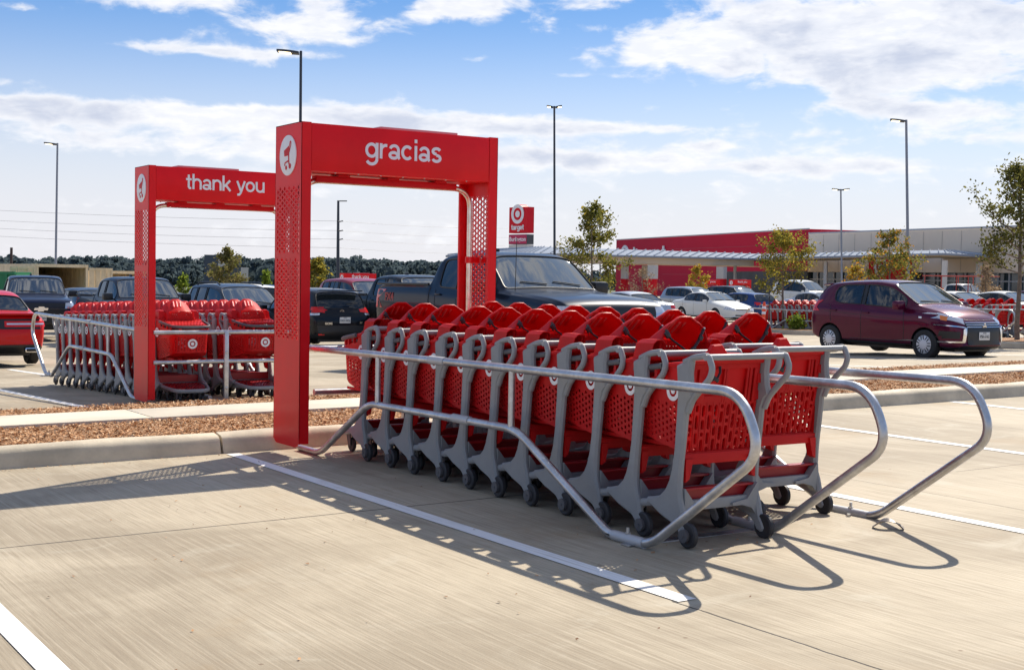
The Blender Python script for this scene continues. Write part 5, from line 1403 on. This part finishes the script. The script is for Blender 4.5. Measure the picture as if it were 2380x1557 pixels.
# ---- lamp posts
M_POLE = bsdf('bronze_pole', (.045, .050, .060), .45, metal=.4); M_POLEG = bsdf('grey_pole', (.24, .26, .30), .5, metal=.3)
M_LED = bsdf('lit_lens', (.9, .8, .6), .4, emit=(1.0, .82, .50, 2.2))
def lamp(label, px, ytop, dep, heads, r=.07, mt=None, name='street_lamp', hl=.78):
    p = stand(px, dep); H = zpix(px, ytop, dep) - p.z
    root = empty(name, p, rot=PLUMB); tag(root, label, 'lamp post', 'lamp posts in the car park')
    b = MB(); b.tube([(0, 0, -.1), (0, 0, H)], [r * 1.15, r * .85], 12); b.build('pole', mt or M_POLE, root)
    b = MB(); b.cyl((0, 0, .3), (0, 0, 1), .28, .8, 20); b.build('footing', M_KERB, root)
    ang = math.atan2(RIGHT.y, RIGHT.x)
    for s in heads:
        d = Vector((math.cos(ang) * s, math.sin(ang) * s, 0)); rot = Matrix.Rotation(ang + (0 if s > 0 else math.pi), 3, 'Z')
        b = MB()
        def hd(u, v):
            x = lerp(.08, .10 + hl, u); w = .19 * math.sin(math.pi * (.15 + .75 * u)) ** .5; return rot @ Vector((x, (v - .5) * 2 * w, H - .02 + .10 * u - .02 * (2 * v - 1) ** 2)), (0, 0, 1)
        b.grid(hd, 8, 4, .09); h = b.build('lamp_head', M_POLE, root)
        b = MB(); b.box(rot @ Vector((.12 + hl * .60, 0, H - .066)), (hl * .55, .24, .03), rot @ Matrix.Rotation(-.14, 3, 'Y')); b.build('lens', M_LED, h)
    return root
lamp('tall dark lamp post with one lit head, rising behind the nearest arch', 695, 112, 52, (-1,), .062, hl=.85)
lamp('grey lamp post standing behind the tan containers', 128, 330, 88, (-1,), .075, M_POLEG)
lamp('very tall dark lamp mast with a ring of heads, left of the sparse tree', 1289, 243, 96, (-1, 1, -.6, .6), .085, hl=.45)
lamp('grey lamp post right of the orange tree, before the cream wall', 2112, 275, 74, (-1,), .08, M_POLEG)
lamp('two-headed lamp post before the cream wall, nearer the store entrance', 1957, 438, 122, (-1, 1), .085, M_POLEG, hl=.7)
lamp('small far lamp post with two heads inside the sparse tree', 1395, 491, 170, (-1, 1), .09, M_POLEG, hl=.9)
# ---- power line
pp = stand(785, 150); Hp = zpix(785, 465, 150) - pp.z
pr = empty('power_pole', pp, rot=PLUMB); tag(pr, 'dark steel power pole carrying wires, seen through the nearest arch', 'utility pole', 'utility poles')
b = MB(); b.tube([(0, 0, 0), (0, 0, Hp)], [.22, .13], 12); b.build('pole', M_POLE, pr)
for yy in (515, 537, 557):
    z = zpix(785, yy, 150) - pp.z; b = MB(); b.tube([(0, 0, z), (RIGHT.x * .55, RIGHT.y * .55, z + .12)], .06, 8); b.build('insulator', M_TRIM, pr)
z = Hp; b = MB(); b.box(Vector((RIGHT.x, RIGHT.y, 0)) * .5 + Vector((0, 0, z - .05)), (1.0, .25, .10), Matrix.Rotation(math.atan2(RIGHT.y, RIGHT.x), 3, 'Z'), bev=.04); b.build('lamp_head', M_POLE, pr)
p2 = stand(25, 170); H2 = zpix(25, 575, 170) - p2.z; q2 = empty('power_pole', p2, rot=PLUMB); tag(q2, 'short dark wooden utility pole above the green skip, far left', 'utility pole', 'utility poles')
b = MB(); b.tube([(0, 0, 0), (0, 0, H2)], [.2, .17], 10); b.build('pole', bsdf('pole_wood', (.07, .045, .04), .9), q2)
def wire(label, pts):
    P = [at(x, y, d) for x, y, d in pts]; Q = []
    for a, c in zip(P, P[1:]):
        for k in range(12): t = k / 12; v = a.lerp(c, t); v.z -= .9 * t * (1 - t); Q.append(v)
    b = MB(); b.tube(Q + [P[-1]], .014, 5); o = b.build('power_line', M_POLE); tag(o, label, 'power line', 'power lines across the sky')
for k, (yl, ym, yr) in enumerate(((486, 514, 531), (510, 536, 552), (528, 556, 571), (546, 576, 590))):
    wire(('topmost', 'second', 'third', 'lowest')[k] + ' of the thin power lines strung along the sky above the wood', [(-60, yl, 165), (785, ym, 150), (1180, yr, 190)])
# ---- containers and skip
M_TAN = bsdf('tan_steel', (.70, .57, .37), .6, noise=(2, .12, 5)); M_GRN = bsdf('green_steel', (.006, .16, .065), .5)
def container(label, px, ytop, dep, yaw, doors=True, Wd=2.44, Hh=2.59, Ln=6.06, mt=None, name='shipping_container', cat='container', group='shipping containers', opened=True):
    p = stand(px, dep); zt_ = zpix(px, ytop, dep); root = empty(name, (p.x, p.y, zt_ - Hh), yaw); tag(root, label, cat, group); mt = mt or M_TAN
    b = MB()
    for s in (-1, 1):
        def fn(u, v): k = int(u * 60); return (s * (Wd / 2 - (.04 if (k % 4) in (1, 2) else 0)), u * Ln, lerp(.12, Hh - .08, v)), (s, 0, 0)
        b.grid(fn, 60, 1, .02)
    def fr(u, v): k = int(u * 36); return ((u - .5) * Wd, Ln - (.04 if (k % 4) in (1, 2) else 0), lerp(.1, Hh - .08, v)), (0, 1, 0)
    b.grid(fr, 36, 1, .02); b.box((0, Ln / 2, Hh - .03), (Wd - .1, Ln, .03)); b.box((0, Ln / 2, .08), (Wd - .1, Ln, .10))
    b.build('walls', mt, root)
    b = MB()
    for s in (-1, 1):
        b.box((s * (Wd / 2 - .05), -.01, Hh / 2), (.12, .12, Hh - .2)); b.box((s * (Wd / 2 - .06), Ln / 2, Hh - .04), (.09, Ln, .09)); b.box((s * (Wd / 2 - .06), Ln / 2, .06), (.09, Ln, .12)); 
        for z in (Hh - .07, .07): b.box((s * (Wd / 2 - .08), -.02, z), (.17, .18, .13))
    b.box((0, -.01, Hh - .07), (Wd - .3, .11, .15)); b.box((0, -.01, .07), (Wd - .3, .11, .13)); b.build('frame', mt, root)
    if doors:
        for s in (-1, 1):
            b = MB(); w = Wd / 2 - .08
            for k in range(4): b.box((s * (Wd / 2 + .05 + w * (k + .5) / 4), -.03 + (.02 if k % 2 else 0), Hh / 2), (w / 4 - .03, .04, Hh - .4))
            b.box((s * (Wd / 2 + .05 + w / 2), -.05, Hh - .2), (w, .06, .12)); b.box((s * (Wd / 2 + .05 + w / 2), -.05, .2), (w, .06, .12))
            for e in (.03, w - .03): b.box((s * (Wd / 2 + .05 + e), -.05, Hh / 2), (.06, .07, Hh - .3))
            for e in (.3, .7): b.tube([(s * (Wd / 2 + .05 + w * e), -.09, .15), (s * (Wd / 2 + .05 + w * e), -.09, Hh - .15)], .02, 6)
            b.build('door', mt, root)
    return root
yw = math.atan2(RIGHT.y, RIGHT.x)
container('tan shipping container standing open with both doors swung wide', 144, 614.5, 64, 0, Ln=12.2)
container('low tan container right of the open one, partly behind the pickup', 286, 630, 70, 0, doors=False, Ln=3)
p = stand(-72, 60); sk = empty('skip', (p.x, p.y, zpix(12, 632, 60) - 1.7), yw); tag(sk, 'green steel skip left of the open container', 'skip')
b = MB()
b.prism([(-2.6, 0), (1.9, 0), (2.1, 1.7), (-2.6, 1.7)], lambda q, r, h: Vector((q, h, r)), 0, .05); b.prism([(-2.6, 0), (1.9, 0), (2.1, 1.7), (-2.6, 1.7)], lambda q, r, h: Vector((q, h, r)), 1.9, 1.95); b.box((2.0, 1, .85), (.05, 1.9, 1.7), Matrix.Rotation(.117, 3, 'Y')); b.box((-.3, 1, .05), (4.3, 1.9, .08)); b.build('tub', M_GRN, sk)
b = MB()
for x in (-2.2, -1.2, -.2, .8, 1.7): b.box((x, -.04, .85), (.10, .09, 1.66))
b.box((-.25, -.03, 1.66), (4.7, .10, .12)); b.build('rib_set', M_GRN, sk)
# pale far building at the edge of the wood
p = stand(505, 210); fb = empty('house', p, yw); tag(fb, 'pale grey building with an arch, far off before the wood', 'building')
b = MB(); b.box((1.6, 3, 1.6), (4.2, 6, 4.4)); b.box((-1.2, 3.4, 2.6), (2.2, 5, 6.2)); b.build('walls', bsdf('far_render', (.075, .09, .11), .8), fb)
b = MB(); b.lathe((2.0, -.02, 1.4), (0, -1, 0), [(0, 0.02), (1.0, .02), (1.0, 0)], 20); b.build('window', M_DARK, fb)
# ------------------------------------------------------------------ store
M_SRED = bsdf('store_red', (.56, .004, .036), .6, spec=.2, noise=(.06, .08, 4)); M_SRED2 = bsdf('store_red_trim', (.66, .004, .016), .5, spec=.25)
M_CREAM = bsdf('cream_render', (.78, .645, .50), .8, noise=(.05, .06, 4)); M_SDARK = bsdf('dark_brick', (.035, .038, .045), .7, noise=(.4, .3, 5))
M_SEAM = bsdf('standing_seam_roof', (.27, .31, .38), .85, spec=.05); M_SOFF = bsdf('tan_fascia', (.66, .54, .40), .7); M_SGL = bsdf('store_glass', (.012, .03, .04), .05, spec=.8)
M_MULL = bsdf('mullion', (.42, .43, .45), .5, metal=.4); M_COLW = bsdf('white_column', (.55, .54, .52), .6)
def gp(px, dep, z):
    p = at(px, 640, dep); return Vector((p.x, p.y, z))
def wallbox(b, A, B, z0, z1, th, back):
    """wall from A to B (2D), thickness towards back"""
    A = Vector((A.x, A.y)); B = Vector((B.x, B.y)); n = Vector((-(B - A).y, (B - A).x)).normalized()
    if n.dot(Vector((FWD.x, FWD.y))) < 0: n = -n
    n *= back
    q = [A, B, B + n * th, A + n * th]; vs = [(p.x, p.y, z) for z in (z0, z1) for p in q]
    b.add(vs, [(0, 1, 5, 4), (1, 2, 6, 5), (2, 3, 7, 6), (3, 0, 4, 7), (4, 5, 6, 7), (3, 2, 1, 0)])
st = empty('store', gp(1880, 171, -2.4)); tag(st, 'big red and cream store with a long canopy, across the car park', 'building')
O = st.location.copy()
def rel(v): return Vector(v) - O
class SB(MB):
    def build(s, name, mt, parent=None, **k):
        o = MB.build(s, name, mt, None, **k); o.data.transform(Matrix.Translation(-O)); o.parent = parent; return o
zt = zpix(1880, 532.5, 171); dA = 230.0
for _ in range(40): dA *= 1 + .3 * ((zt - CAMH) / (zpix(1431, 558, dA) - CAMH) - 1)
A = gp(1431, dA, 0); B = gp(1880, 171, 0)
dirw = (B - A).normalized(); per = Vector((dirw.y, -dirw.x, 0))
if per.dot(RIGHT) < 0: per = -per
b = SB(); wallbox(b, A, B, -2.6, zt, 40, 1)
rw = b.build('red_block', M_SRED, st)
nrm = -Vector((per.x, per.y, 0))
nf = Vector((dirw.y, -dirw.x, 0)); nf = nf if nf.dot(FWD) < 0 else -nf      # facade normal, towards the car park
b = SB()
for k in range(1, 5):
    z = lerp(-1.5, zt, k / 5)
    vs = [A.lerp(B, .30) + nf * .03, B + nf * .03]; b.add([(vs[0].x, vs[0].y, z), (vs[1].x, vs[1].y, z), (vs[1].x, vs[1].y, z + .07), (vs[0].x, vs[0].y, z + .07)], [(0, 1, 2, 3)])
b.build('panel_joint', bsdf('joint_red', (.50, .04, .07), .6), rw)
b = SB()
q0 = A + nf * .06; q1 = B + nf * .06; b.add([(q0.x, q0.y, zt - .05), (q1.x, q1.y, zt - .05), (q1.x, q1.y, zt + .12), (q0.x, q0.y, zt + .12)], [(0, 1, 2, 3)]); b.build('coping', M_MULL, rw)
# round mark and word on the red wall
def on_wall(px, A, B):
    t = px; r = ray(px, 640); d = B - A
    det = r.x * (-d.y) + d.x * r.y; s = ((A.x) * (-d.y) + d.x * A.y) / det; return Vector((r.x * s, r.y * s, 0)), s
P0, dm = on_wall(1452, A, B); zc = zpix(1452, 594, dm); rad = 24.0 * dm / FPX
ang = math.atan2(dirw.y, dirw.x)
for nm, pr_, mt, off in (('logo_ring', [(rad, 0), (rad, .12), (rad * .66, .12), (rad * .66, 0)], M_WHITE, 0), ('logo_dot', [(rad * .34, 0), (rad * .34, .12), (0, .12)], M_WHITE, 0)):
    b = SB(); b.lathe((P0.x, P0.y, zc), nf, pr_, 40); b.build(nm, mt, rw)
P1, d1 = on_wall(1508, A, B); Wl = (on_wall(1547, A, B)[0] - on_wall(1470, A, B)[0]).length
# reading direction along the facade, left to right as seen from the car park
lo = letters('target', 1.71 * d1 / 208, 'sign_letters', M_WHITE, rw, rel((P1.x + nf.x * .08, P1.y + nf.y * .08, zpix(1508, 593.8, d1))), (R_(90), 0, ang), ext=.12); lo.scale = (Wl / max(.1, lo.dimensions.x), 1, 1)
# cream block and glazed front
C_ = gp(1877, 150, 0); D_ = gp(2480, 119, 0); zc1 = zpix(1877, 543, 150)
b = SB(); wallbox(b, C_, D_, 2.7, zc1, 30, 1); cw = b.build('cream_block', M_CREAM, st)
b = SB(); dcd = (D_ - C_).normalized(); ncd = Vector((dcd.y, -dcd.x, 0)); ncd = ncd if ncd.dot(FWD) < 0 else -ncd
for k in range(1, 14):
    p = C_.lerp(D_, k / 14) + ncd * .02; b.add([p + Vector((0, 0, 2.8)), p + dcd * .05 + Vector((0, 0, 2.8)), p + dcd * .05 + Vector((0, 0, zc1 - .2)), p + Vector((0, 0, zc1 - .2))], [(0, 1, 2, 3)])
b.build('panel_joint', bsdf('joint_cream', (.40, .335, .27), .8), cw)
q0 = C_ + ncd * .05; q1 = D_ + ncd * .05; b = SB(); b.add([q0 + Vector((0, 0, zc1 - .05)), q1 + Vector((0, 0, zc1 - .05)), q1 + Vector((0, 0, zc1 + .12)), q0 + Vector((0, 0, zc1 + .12))], [(0, 1, 2, 3)]); b.build('coping', M_MULL, cw)
DK0 = gp(1683, 176, 0); b = SB(); wallbox(b, DK0, C_, -2.6, 2.8, 6, 1); b.build('brick_wall', M_SDARK, st)
GL0 = C_.lerp(D_, .03)
b = SB(); wallbox(b, C_ - ncd * .4, D_ - ncd * .4, -2.6, 2.72, .4, 1); gl_ = b.build('shopfront_glass', M_SGL, st)
b = SB(); n = 26
for k in range(n + 1):
    p = C_.lerp(D_, k / n) - ncd * .32; b.box((p.x, p.y, .1), (.14, .14, 5.2), Matrix.Rotation(math.atan2(dcd.y, dcd.x), 3, 'Z'))
mid = (C_ + D_) / 2 - ncd * .31
for z in (-.9, 1.9): b.box((mid.x, mid.y, z), ((D_ - C_).length, .13, .12 if z > 0 else .5), Matrix.Rotation(math.atan2(dcd.y, dcd.x), 3, 'Z'))
b.build('mullion_set', M_MULL, gl_)
t0, dd = on_wall(1925, C_, D_); t1, dd1 = on_wall(2120, C_, D_); t0 = on_wall(2030, C_, D_)[0]
b = SB(); wallbox(b, t0 + ncd * .7, t1 + ncd * .7, zpix(2070, 650, 137), zpix(2070, 603, 137), .6, 1); pn = b.build('entrance_panel', M_SRED2, st)
P2, d2 = on_wall(2046, C_ + ncd * .75, D_ + ncd * .75); zc2 = zpix(2046, 620, d2)
for pr_ in ([(.95, 0), (.95, .06), (.62, .06), (.62, 0)], [(.32, 0), (.32, .06), (0, .06)]):
    b = SB(); b.lathe((P2.x, P2.y, zc2), ncd, pr_, 28); b.build('logo_ring', M_WHITE, pn)
# inside of the shop: lit ceiling strips and shelving hints behind the glass are dark; columns carry the canopy
can = [(1035, 152), (1243, 131), (1748, 145), (2191, 117), (2440, 136)]
ZE = 3.93; RISE = (.78, .78, .62, .42, .42)
def offs(i, off):
    P = [gp(px, d, 0) for px, d in can]
    a = P[max(i - 1, 0)]; c = P[min(i + 1, len(P) - 1)]; d = (c - a).normalized(); n = Vector((-d.y, d.x, 0)); n = n if n.dot(FWD) > 0 else -n
    return P[i] + n * off
roof = SB(); fas = SB(); sof = SB()
zsl = [ZE, ZE, ZE + .1, ZE + .33, ZE + .33]
E0 = [offs(i, 0) + Vector((0, 0, zsl[i])) for i in range(5)]; E1 = [offs(i, 6) + Vector((0, 0, zsl[i] + RISE[i])) for i in range(5)]; E2 = [offs(i, 12) + Vector((0, 0, zsl[i] + .2)) for i in range(5)]
for i in range(4):
    roof.add([E0[i], E0[i + 1], E1[i + 1], E1[i], E2[i], E2[i + 1]], [(0, 1, 2, 3), (3, 2, 5, 4)])
    dv = (E0[i + 1] - E0[i]); n = int(dv.length / 1.15)
    for k in range(n):
        t = (k + .5) / n; p = E0[i].lerp(E0[i + 1], t) + Vector((0, 0, .03)); q = E1[i].lerp(E1[i + 1], t) + Vector((0, 0, .03)); u = dv.normalized() * .035
        roof.add([p - u, p + u, q + u, q - u, p - u + Vector((0, 0, .10)), p + u + Vector((0, 0, .10)), q + u + Vector((0, 0, .10)), q - u + Vector((0, 0, .10))], [(0, 1, 5, 4), (1, 2, 6, 5), (4, 5, 6, 7), (3, 0, 4, 7)])
    for (bb, off, za, zb_) in ((fas, .0, -.16, .02), (sof, .9, -.82, -.14)):
        a = offs(i, off) + Vector((0, 0, zsl[i])); c = offs(i + 1, off) + Vector((0, 0, zsl[i + 1])); a2 = offs(i, 11) + Vector((0, 0, zsl[i])); c2 = offs(i + 1, 11) + Vector((0, 0, zsl[i + 1]))
        if bb is sof and i >= 2: za = -.20
        V = lambda z: Vector((0, 0, z))
        bb.add([a + V(za), c + V(za), c + V(zb_), a + V(zb_), a2 + V(za), c2 + V(za)], [(0, 1, 2, 3), (0, 4, 5, 1)])
ends = [(E0[0], E1[0], E2[0]), (E0[4], E1[4], E2[4])]
for e in ends: fas.add([e[0] + Vector((0, 0, -.22)), e[0], e[1], e[2], e[2] + Vector((0, 0, -.22))], [(0, 1, 2, 3, 4)])
cn = roof.build('canopy_roof', M_SEAM, st); fas.build('canopy_fascia', M_SEAM, cn); sof.build('canopy_soffit', M_SOFF, cn)
def column(px, dep, zt_, zsplit, w, m_up, m_lo):
    p = gp(px, dep, 0); r = Matrix.Rotation(math.atan2(dcd.y, dcd.x) + .5, 3, 'Z')
    b = SB(); b.box((p.x, p.y, (zt_ + zsplit) / 2), (w, w, zt_ - zsplit), r); co_ = b.build('column', m_up, st)
    if m_lo:
        b = SB(); b.box((p.x, p.y, (zsplit - 2.6) / 2), (w * .96, w * .96, zsplit + 2.6), r); b.build('column_base', m_lo, co_)
for px, d_, w in ((1517, 136.5, .80), (1677, 142, .85), (1500, 143, .6), (1452, 139, .6), (1306, 133, .8)):
    column(px, d_, ZE - .9, zpix(px, 648, d_), w, M_COLW, M_SRED2)
for px, d_, w in ((1919, 136, .34), (2195, 117.8, .40), (2276, 126, .55), (1708, 146, .26), (2345, 132, .3)): column(px, d_, ZE - .3, -2.6, w, M_COLW, None)
# ---- pylon sign
ps = at(1212, 520, 165); py = empty('pylon_sign', (ps.x, ps.y, 0), math.atan2(RIGHT.y, RIGHT.x) - R_(-0)); py.rotation_euler = (0, 0, math.atan2(RIGHT.y, RIGHT.x) - R_(50))
tag(py, 'tall red roadside sign with a white ringed disc, target over Burlington', 'sign')
def zz(y): return zpix(1205, y, 165)
w_, dp = 3.42, 1.15; zb0 = -4.0
b = MB(); b.box((0, 0, (zz(482) + zz(542)) / 2), (w_, dp, zz(482) - zz(542))); up_ = b.build('cabinet', M_SRED2, py)
zd = zz(498); rd_ = 1.20
b = MB(); b.lathe((-.05, -dp / 2 - .02, zd), (0, -1, 0), [(0, -1.1), (rd_ * 1.0, -1.1), (rd_ * 1.0, .02), (0, .02)], 40); dk = b.build('disc', M_SRED2, up_)
b = MB(); b.lathe((-.05, -dp / 2 - .045, zd), (0, -1, 0), [(rd_, -.04), (rd_, .02), (rd_ * .64, .02), (rd_ * .64, 0)], 40); b.lathe((-.05, -dp / 2 - .045, zd), (0, -1, 0), [(rd_ * .35, 0), (rd_ * .35, .02), (0, .02)], 32); b.build('disc_face', M_WHITE, dk)
letters('target', .46, 'sign_letters', M_WHITE, up_, (-.02, -dp / 2 - .01, zz(530)), (R_(90), 0, 0), ext=.05, w=.26).scale = (1.1, 1, 1)
b = MB(); b.box((0, 0, (zz(545) + zz(568)) / 2), (w_, dp, zz(545) - zz(568))); lo_ = b.build('cabinet', bsdf('sign_grey', (.075, .078, .085), .6), py)
b = MB(); b.box((-.0, -dp / 2 - .01, (zz(546) + zz(567)) / 2), (w_ - .02, .03, zz(546) - zz(567))); fp = b.build('face_panel', bsdf('sign_wine', (.50, .012, .085), .5), lo_)
tb_ = text_obj('Burlington', .62, 'sign_letters', M_WHITE, fp, (0, -dp / 2 - .03, (zz(546) + zz(567)) / 2), (R_(90), 0, 0), bold=.012, ext=.01); tb_.scale = (3.1 / max(.1, tb_.dimensions.x),) * 2 + (1,)
b = MB(); b.box((0, 0, (zz(569) + zz(576)) / 2), (w_, dp * .98, zz(569) - zz(576))); b.build('face_panel', M_COLW, py)
b = MB(); b.box((0, 0, (zz(577) + zb0) / 2), (w_ * .9, dp * .9, zz(577) - zb0)); b.build('base', M_SDARK, py)

# ---- far cart corrals
def far_arch(label, px, ytop, dep, word):
    p = at(px, ytop, dep); r = empty('cart_corral', (p.x, p.y, p.z - 2.555), 0); tag(r, label, 'cart corral', 'cart corrals'); arch(r, word)
    for x in (.05, .91, 1.72): loop(r, x, 'side_rail')
far_arch('small far red cart arch reading gracias before the crimson wall', 1640, 650, 122, 'gracias')
far_arch('small far red cart arch reading thank you before the dark wall', 1705, 649.5, 99, 'thank you')
far_arch('far red cart arch reading thank you behind the crimson car', 800, 634.5, 66, 'thank you')
# far carts and their rails on the right, planted islands, marker post
def far_corral(label, px, dep, n, rz, grp, where, railx=-.46):
    p = stand(px, dep); r = empty('cart_corral', (p.x - (1 if rz == 0 else -1) * .52, p.y + (4.25 if rz == 0 else -4.25), g(p.x, p.y)), rz); tag(r, label, 'cart corral', 'cart corrals')
    for x in (.05, .91, 1.72): loop(r, x, 'side_rail')
    sg = 1 if rz == 0 else -1
    for row in (0, 1):
        for i in range(n):
            x = p.x + sg * row * .81; y = p.y + sg * i * .36
            nm = where + (', ' + ORD[i] + (' from the open end' if rz == 0 else ' from the open end'))
            cart((x, y, g(x, y)), rz + random.uniform(-.012, .012), 'red cart, ' + ('near' if row == 0 else 'far') + ' row ' + nm, grp, last=(i == 0))
    return r
far_corral('far cart rails behind the tree turning orange', 1822, 49, 8, math.pi, 'carts by the orange tree', 'by the orange tree')
far_corral('far cart rails behind the plum hatchback bonnet', 2330, 37.5, 9, 0, 'carts behind the hatchback', 'behind the hatchback')
def island(label_px, dep, Lx, Ly, name='kerb'):
    p = stand(label_px, dep); out = []
    for k in range(28):
        a = 2 * math.pi * k / 28; c, s = math.cos(a), math.sin(a); out.append((p.x + Lx * math.copysign(abs(c) ** .5, c), p.y + Ly * math.copysign(abs(s) ** .5, s)))
    b = MB(); b.prism(out, lambda q, r, h: Vector((q, r, g(q, r) + h)), -.02, .15, bev=.03); tag(b.build(name, M_KERB), kind='structure')
    inn = [((q - p.x) * (1 - .15 / Lx) + p.x, (r - p.y) * (1 - .15 / Ly) + p.y) for q, r in out]
    b = MB(); b.prism(inn, lambda q, r, h: Vector((q, r, g(q, r) + h)), .06, .165); tag(b.build('mulch_bed', M_MULCH), kind='structure')
island(1838, 47.3, 1.5, 2.6); island(2375, 31.6, 1.5, 2.6); island(1383, 46, 1.6, 3); island(1990, 66, 6, 2)
p = stand(1772, 44.5); mk = empty('marker_post', p, rot=PLUMB @ Matrix.Rotation(R_(5), 3, 'Y')); tag(mk, 'orange traffic marker post with pale bands, leaning beside the thin tree', 'traffic post')
M_OR = bsdf('marker_orange', (.85, .085, .012), .5)
b = MB(); b.lathe((0, 0, 0), (0, 0, 1), [(.20, .0), (.20, .05), (.12, .07), (.068, .10), (.060, .95), (.05, 1.05), (.045, 1.07), (.04, 1.12), (.02, 1.15), (0, 1.15)], 20); b.build('post', M_OR, mk)
for z in (.72, .90):
    b = MB(); b.lathe((0, 0, 0), (0, 0, 1), [(.066, z), (.066, z + .09)], 20); b.build('band', M_WHITE, mk)
for px, yt, d_, lab in ((1786, 688, 46.5, 'left black stake tied to the tree turning orange'), (1861, 690, 47.5, 'right black stake tied to the tree turning orange')):
    p = stand(px, d_); s = MB(); H = zpix(px, yt, d_) - p.z; s.tube([(0, 0, 0), (0, 0, H)], .022, 6); o = s.build('tree_stake', M_TRIM); o.location = p; tag(o, lab, 'stake', 'tree stakes')
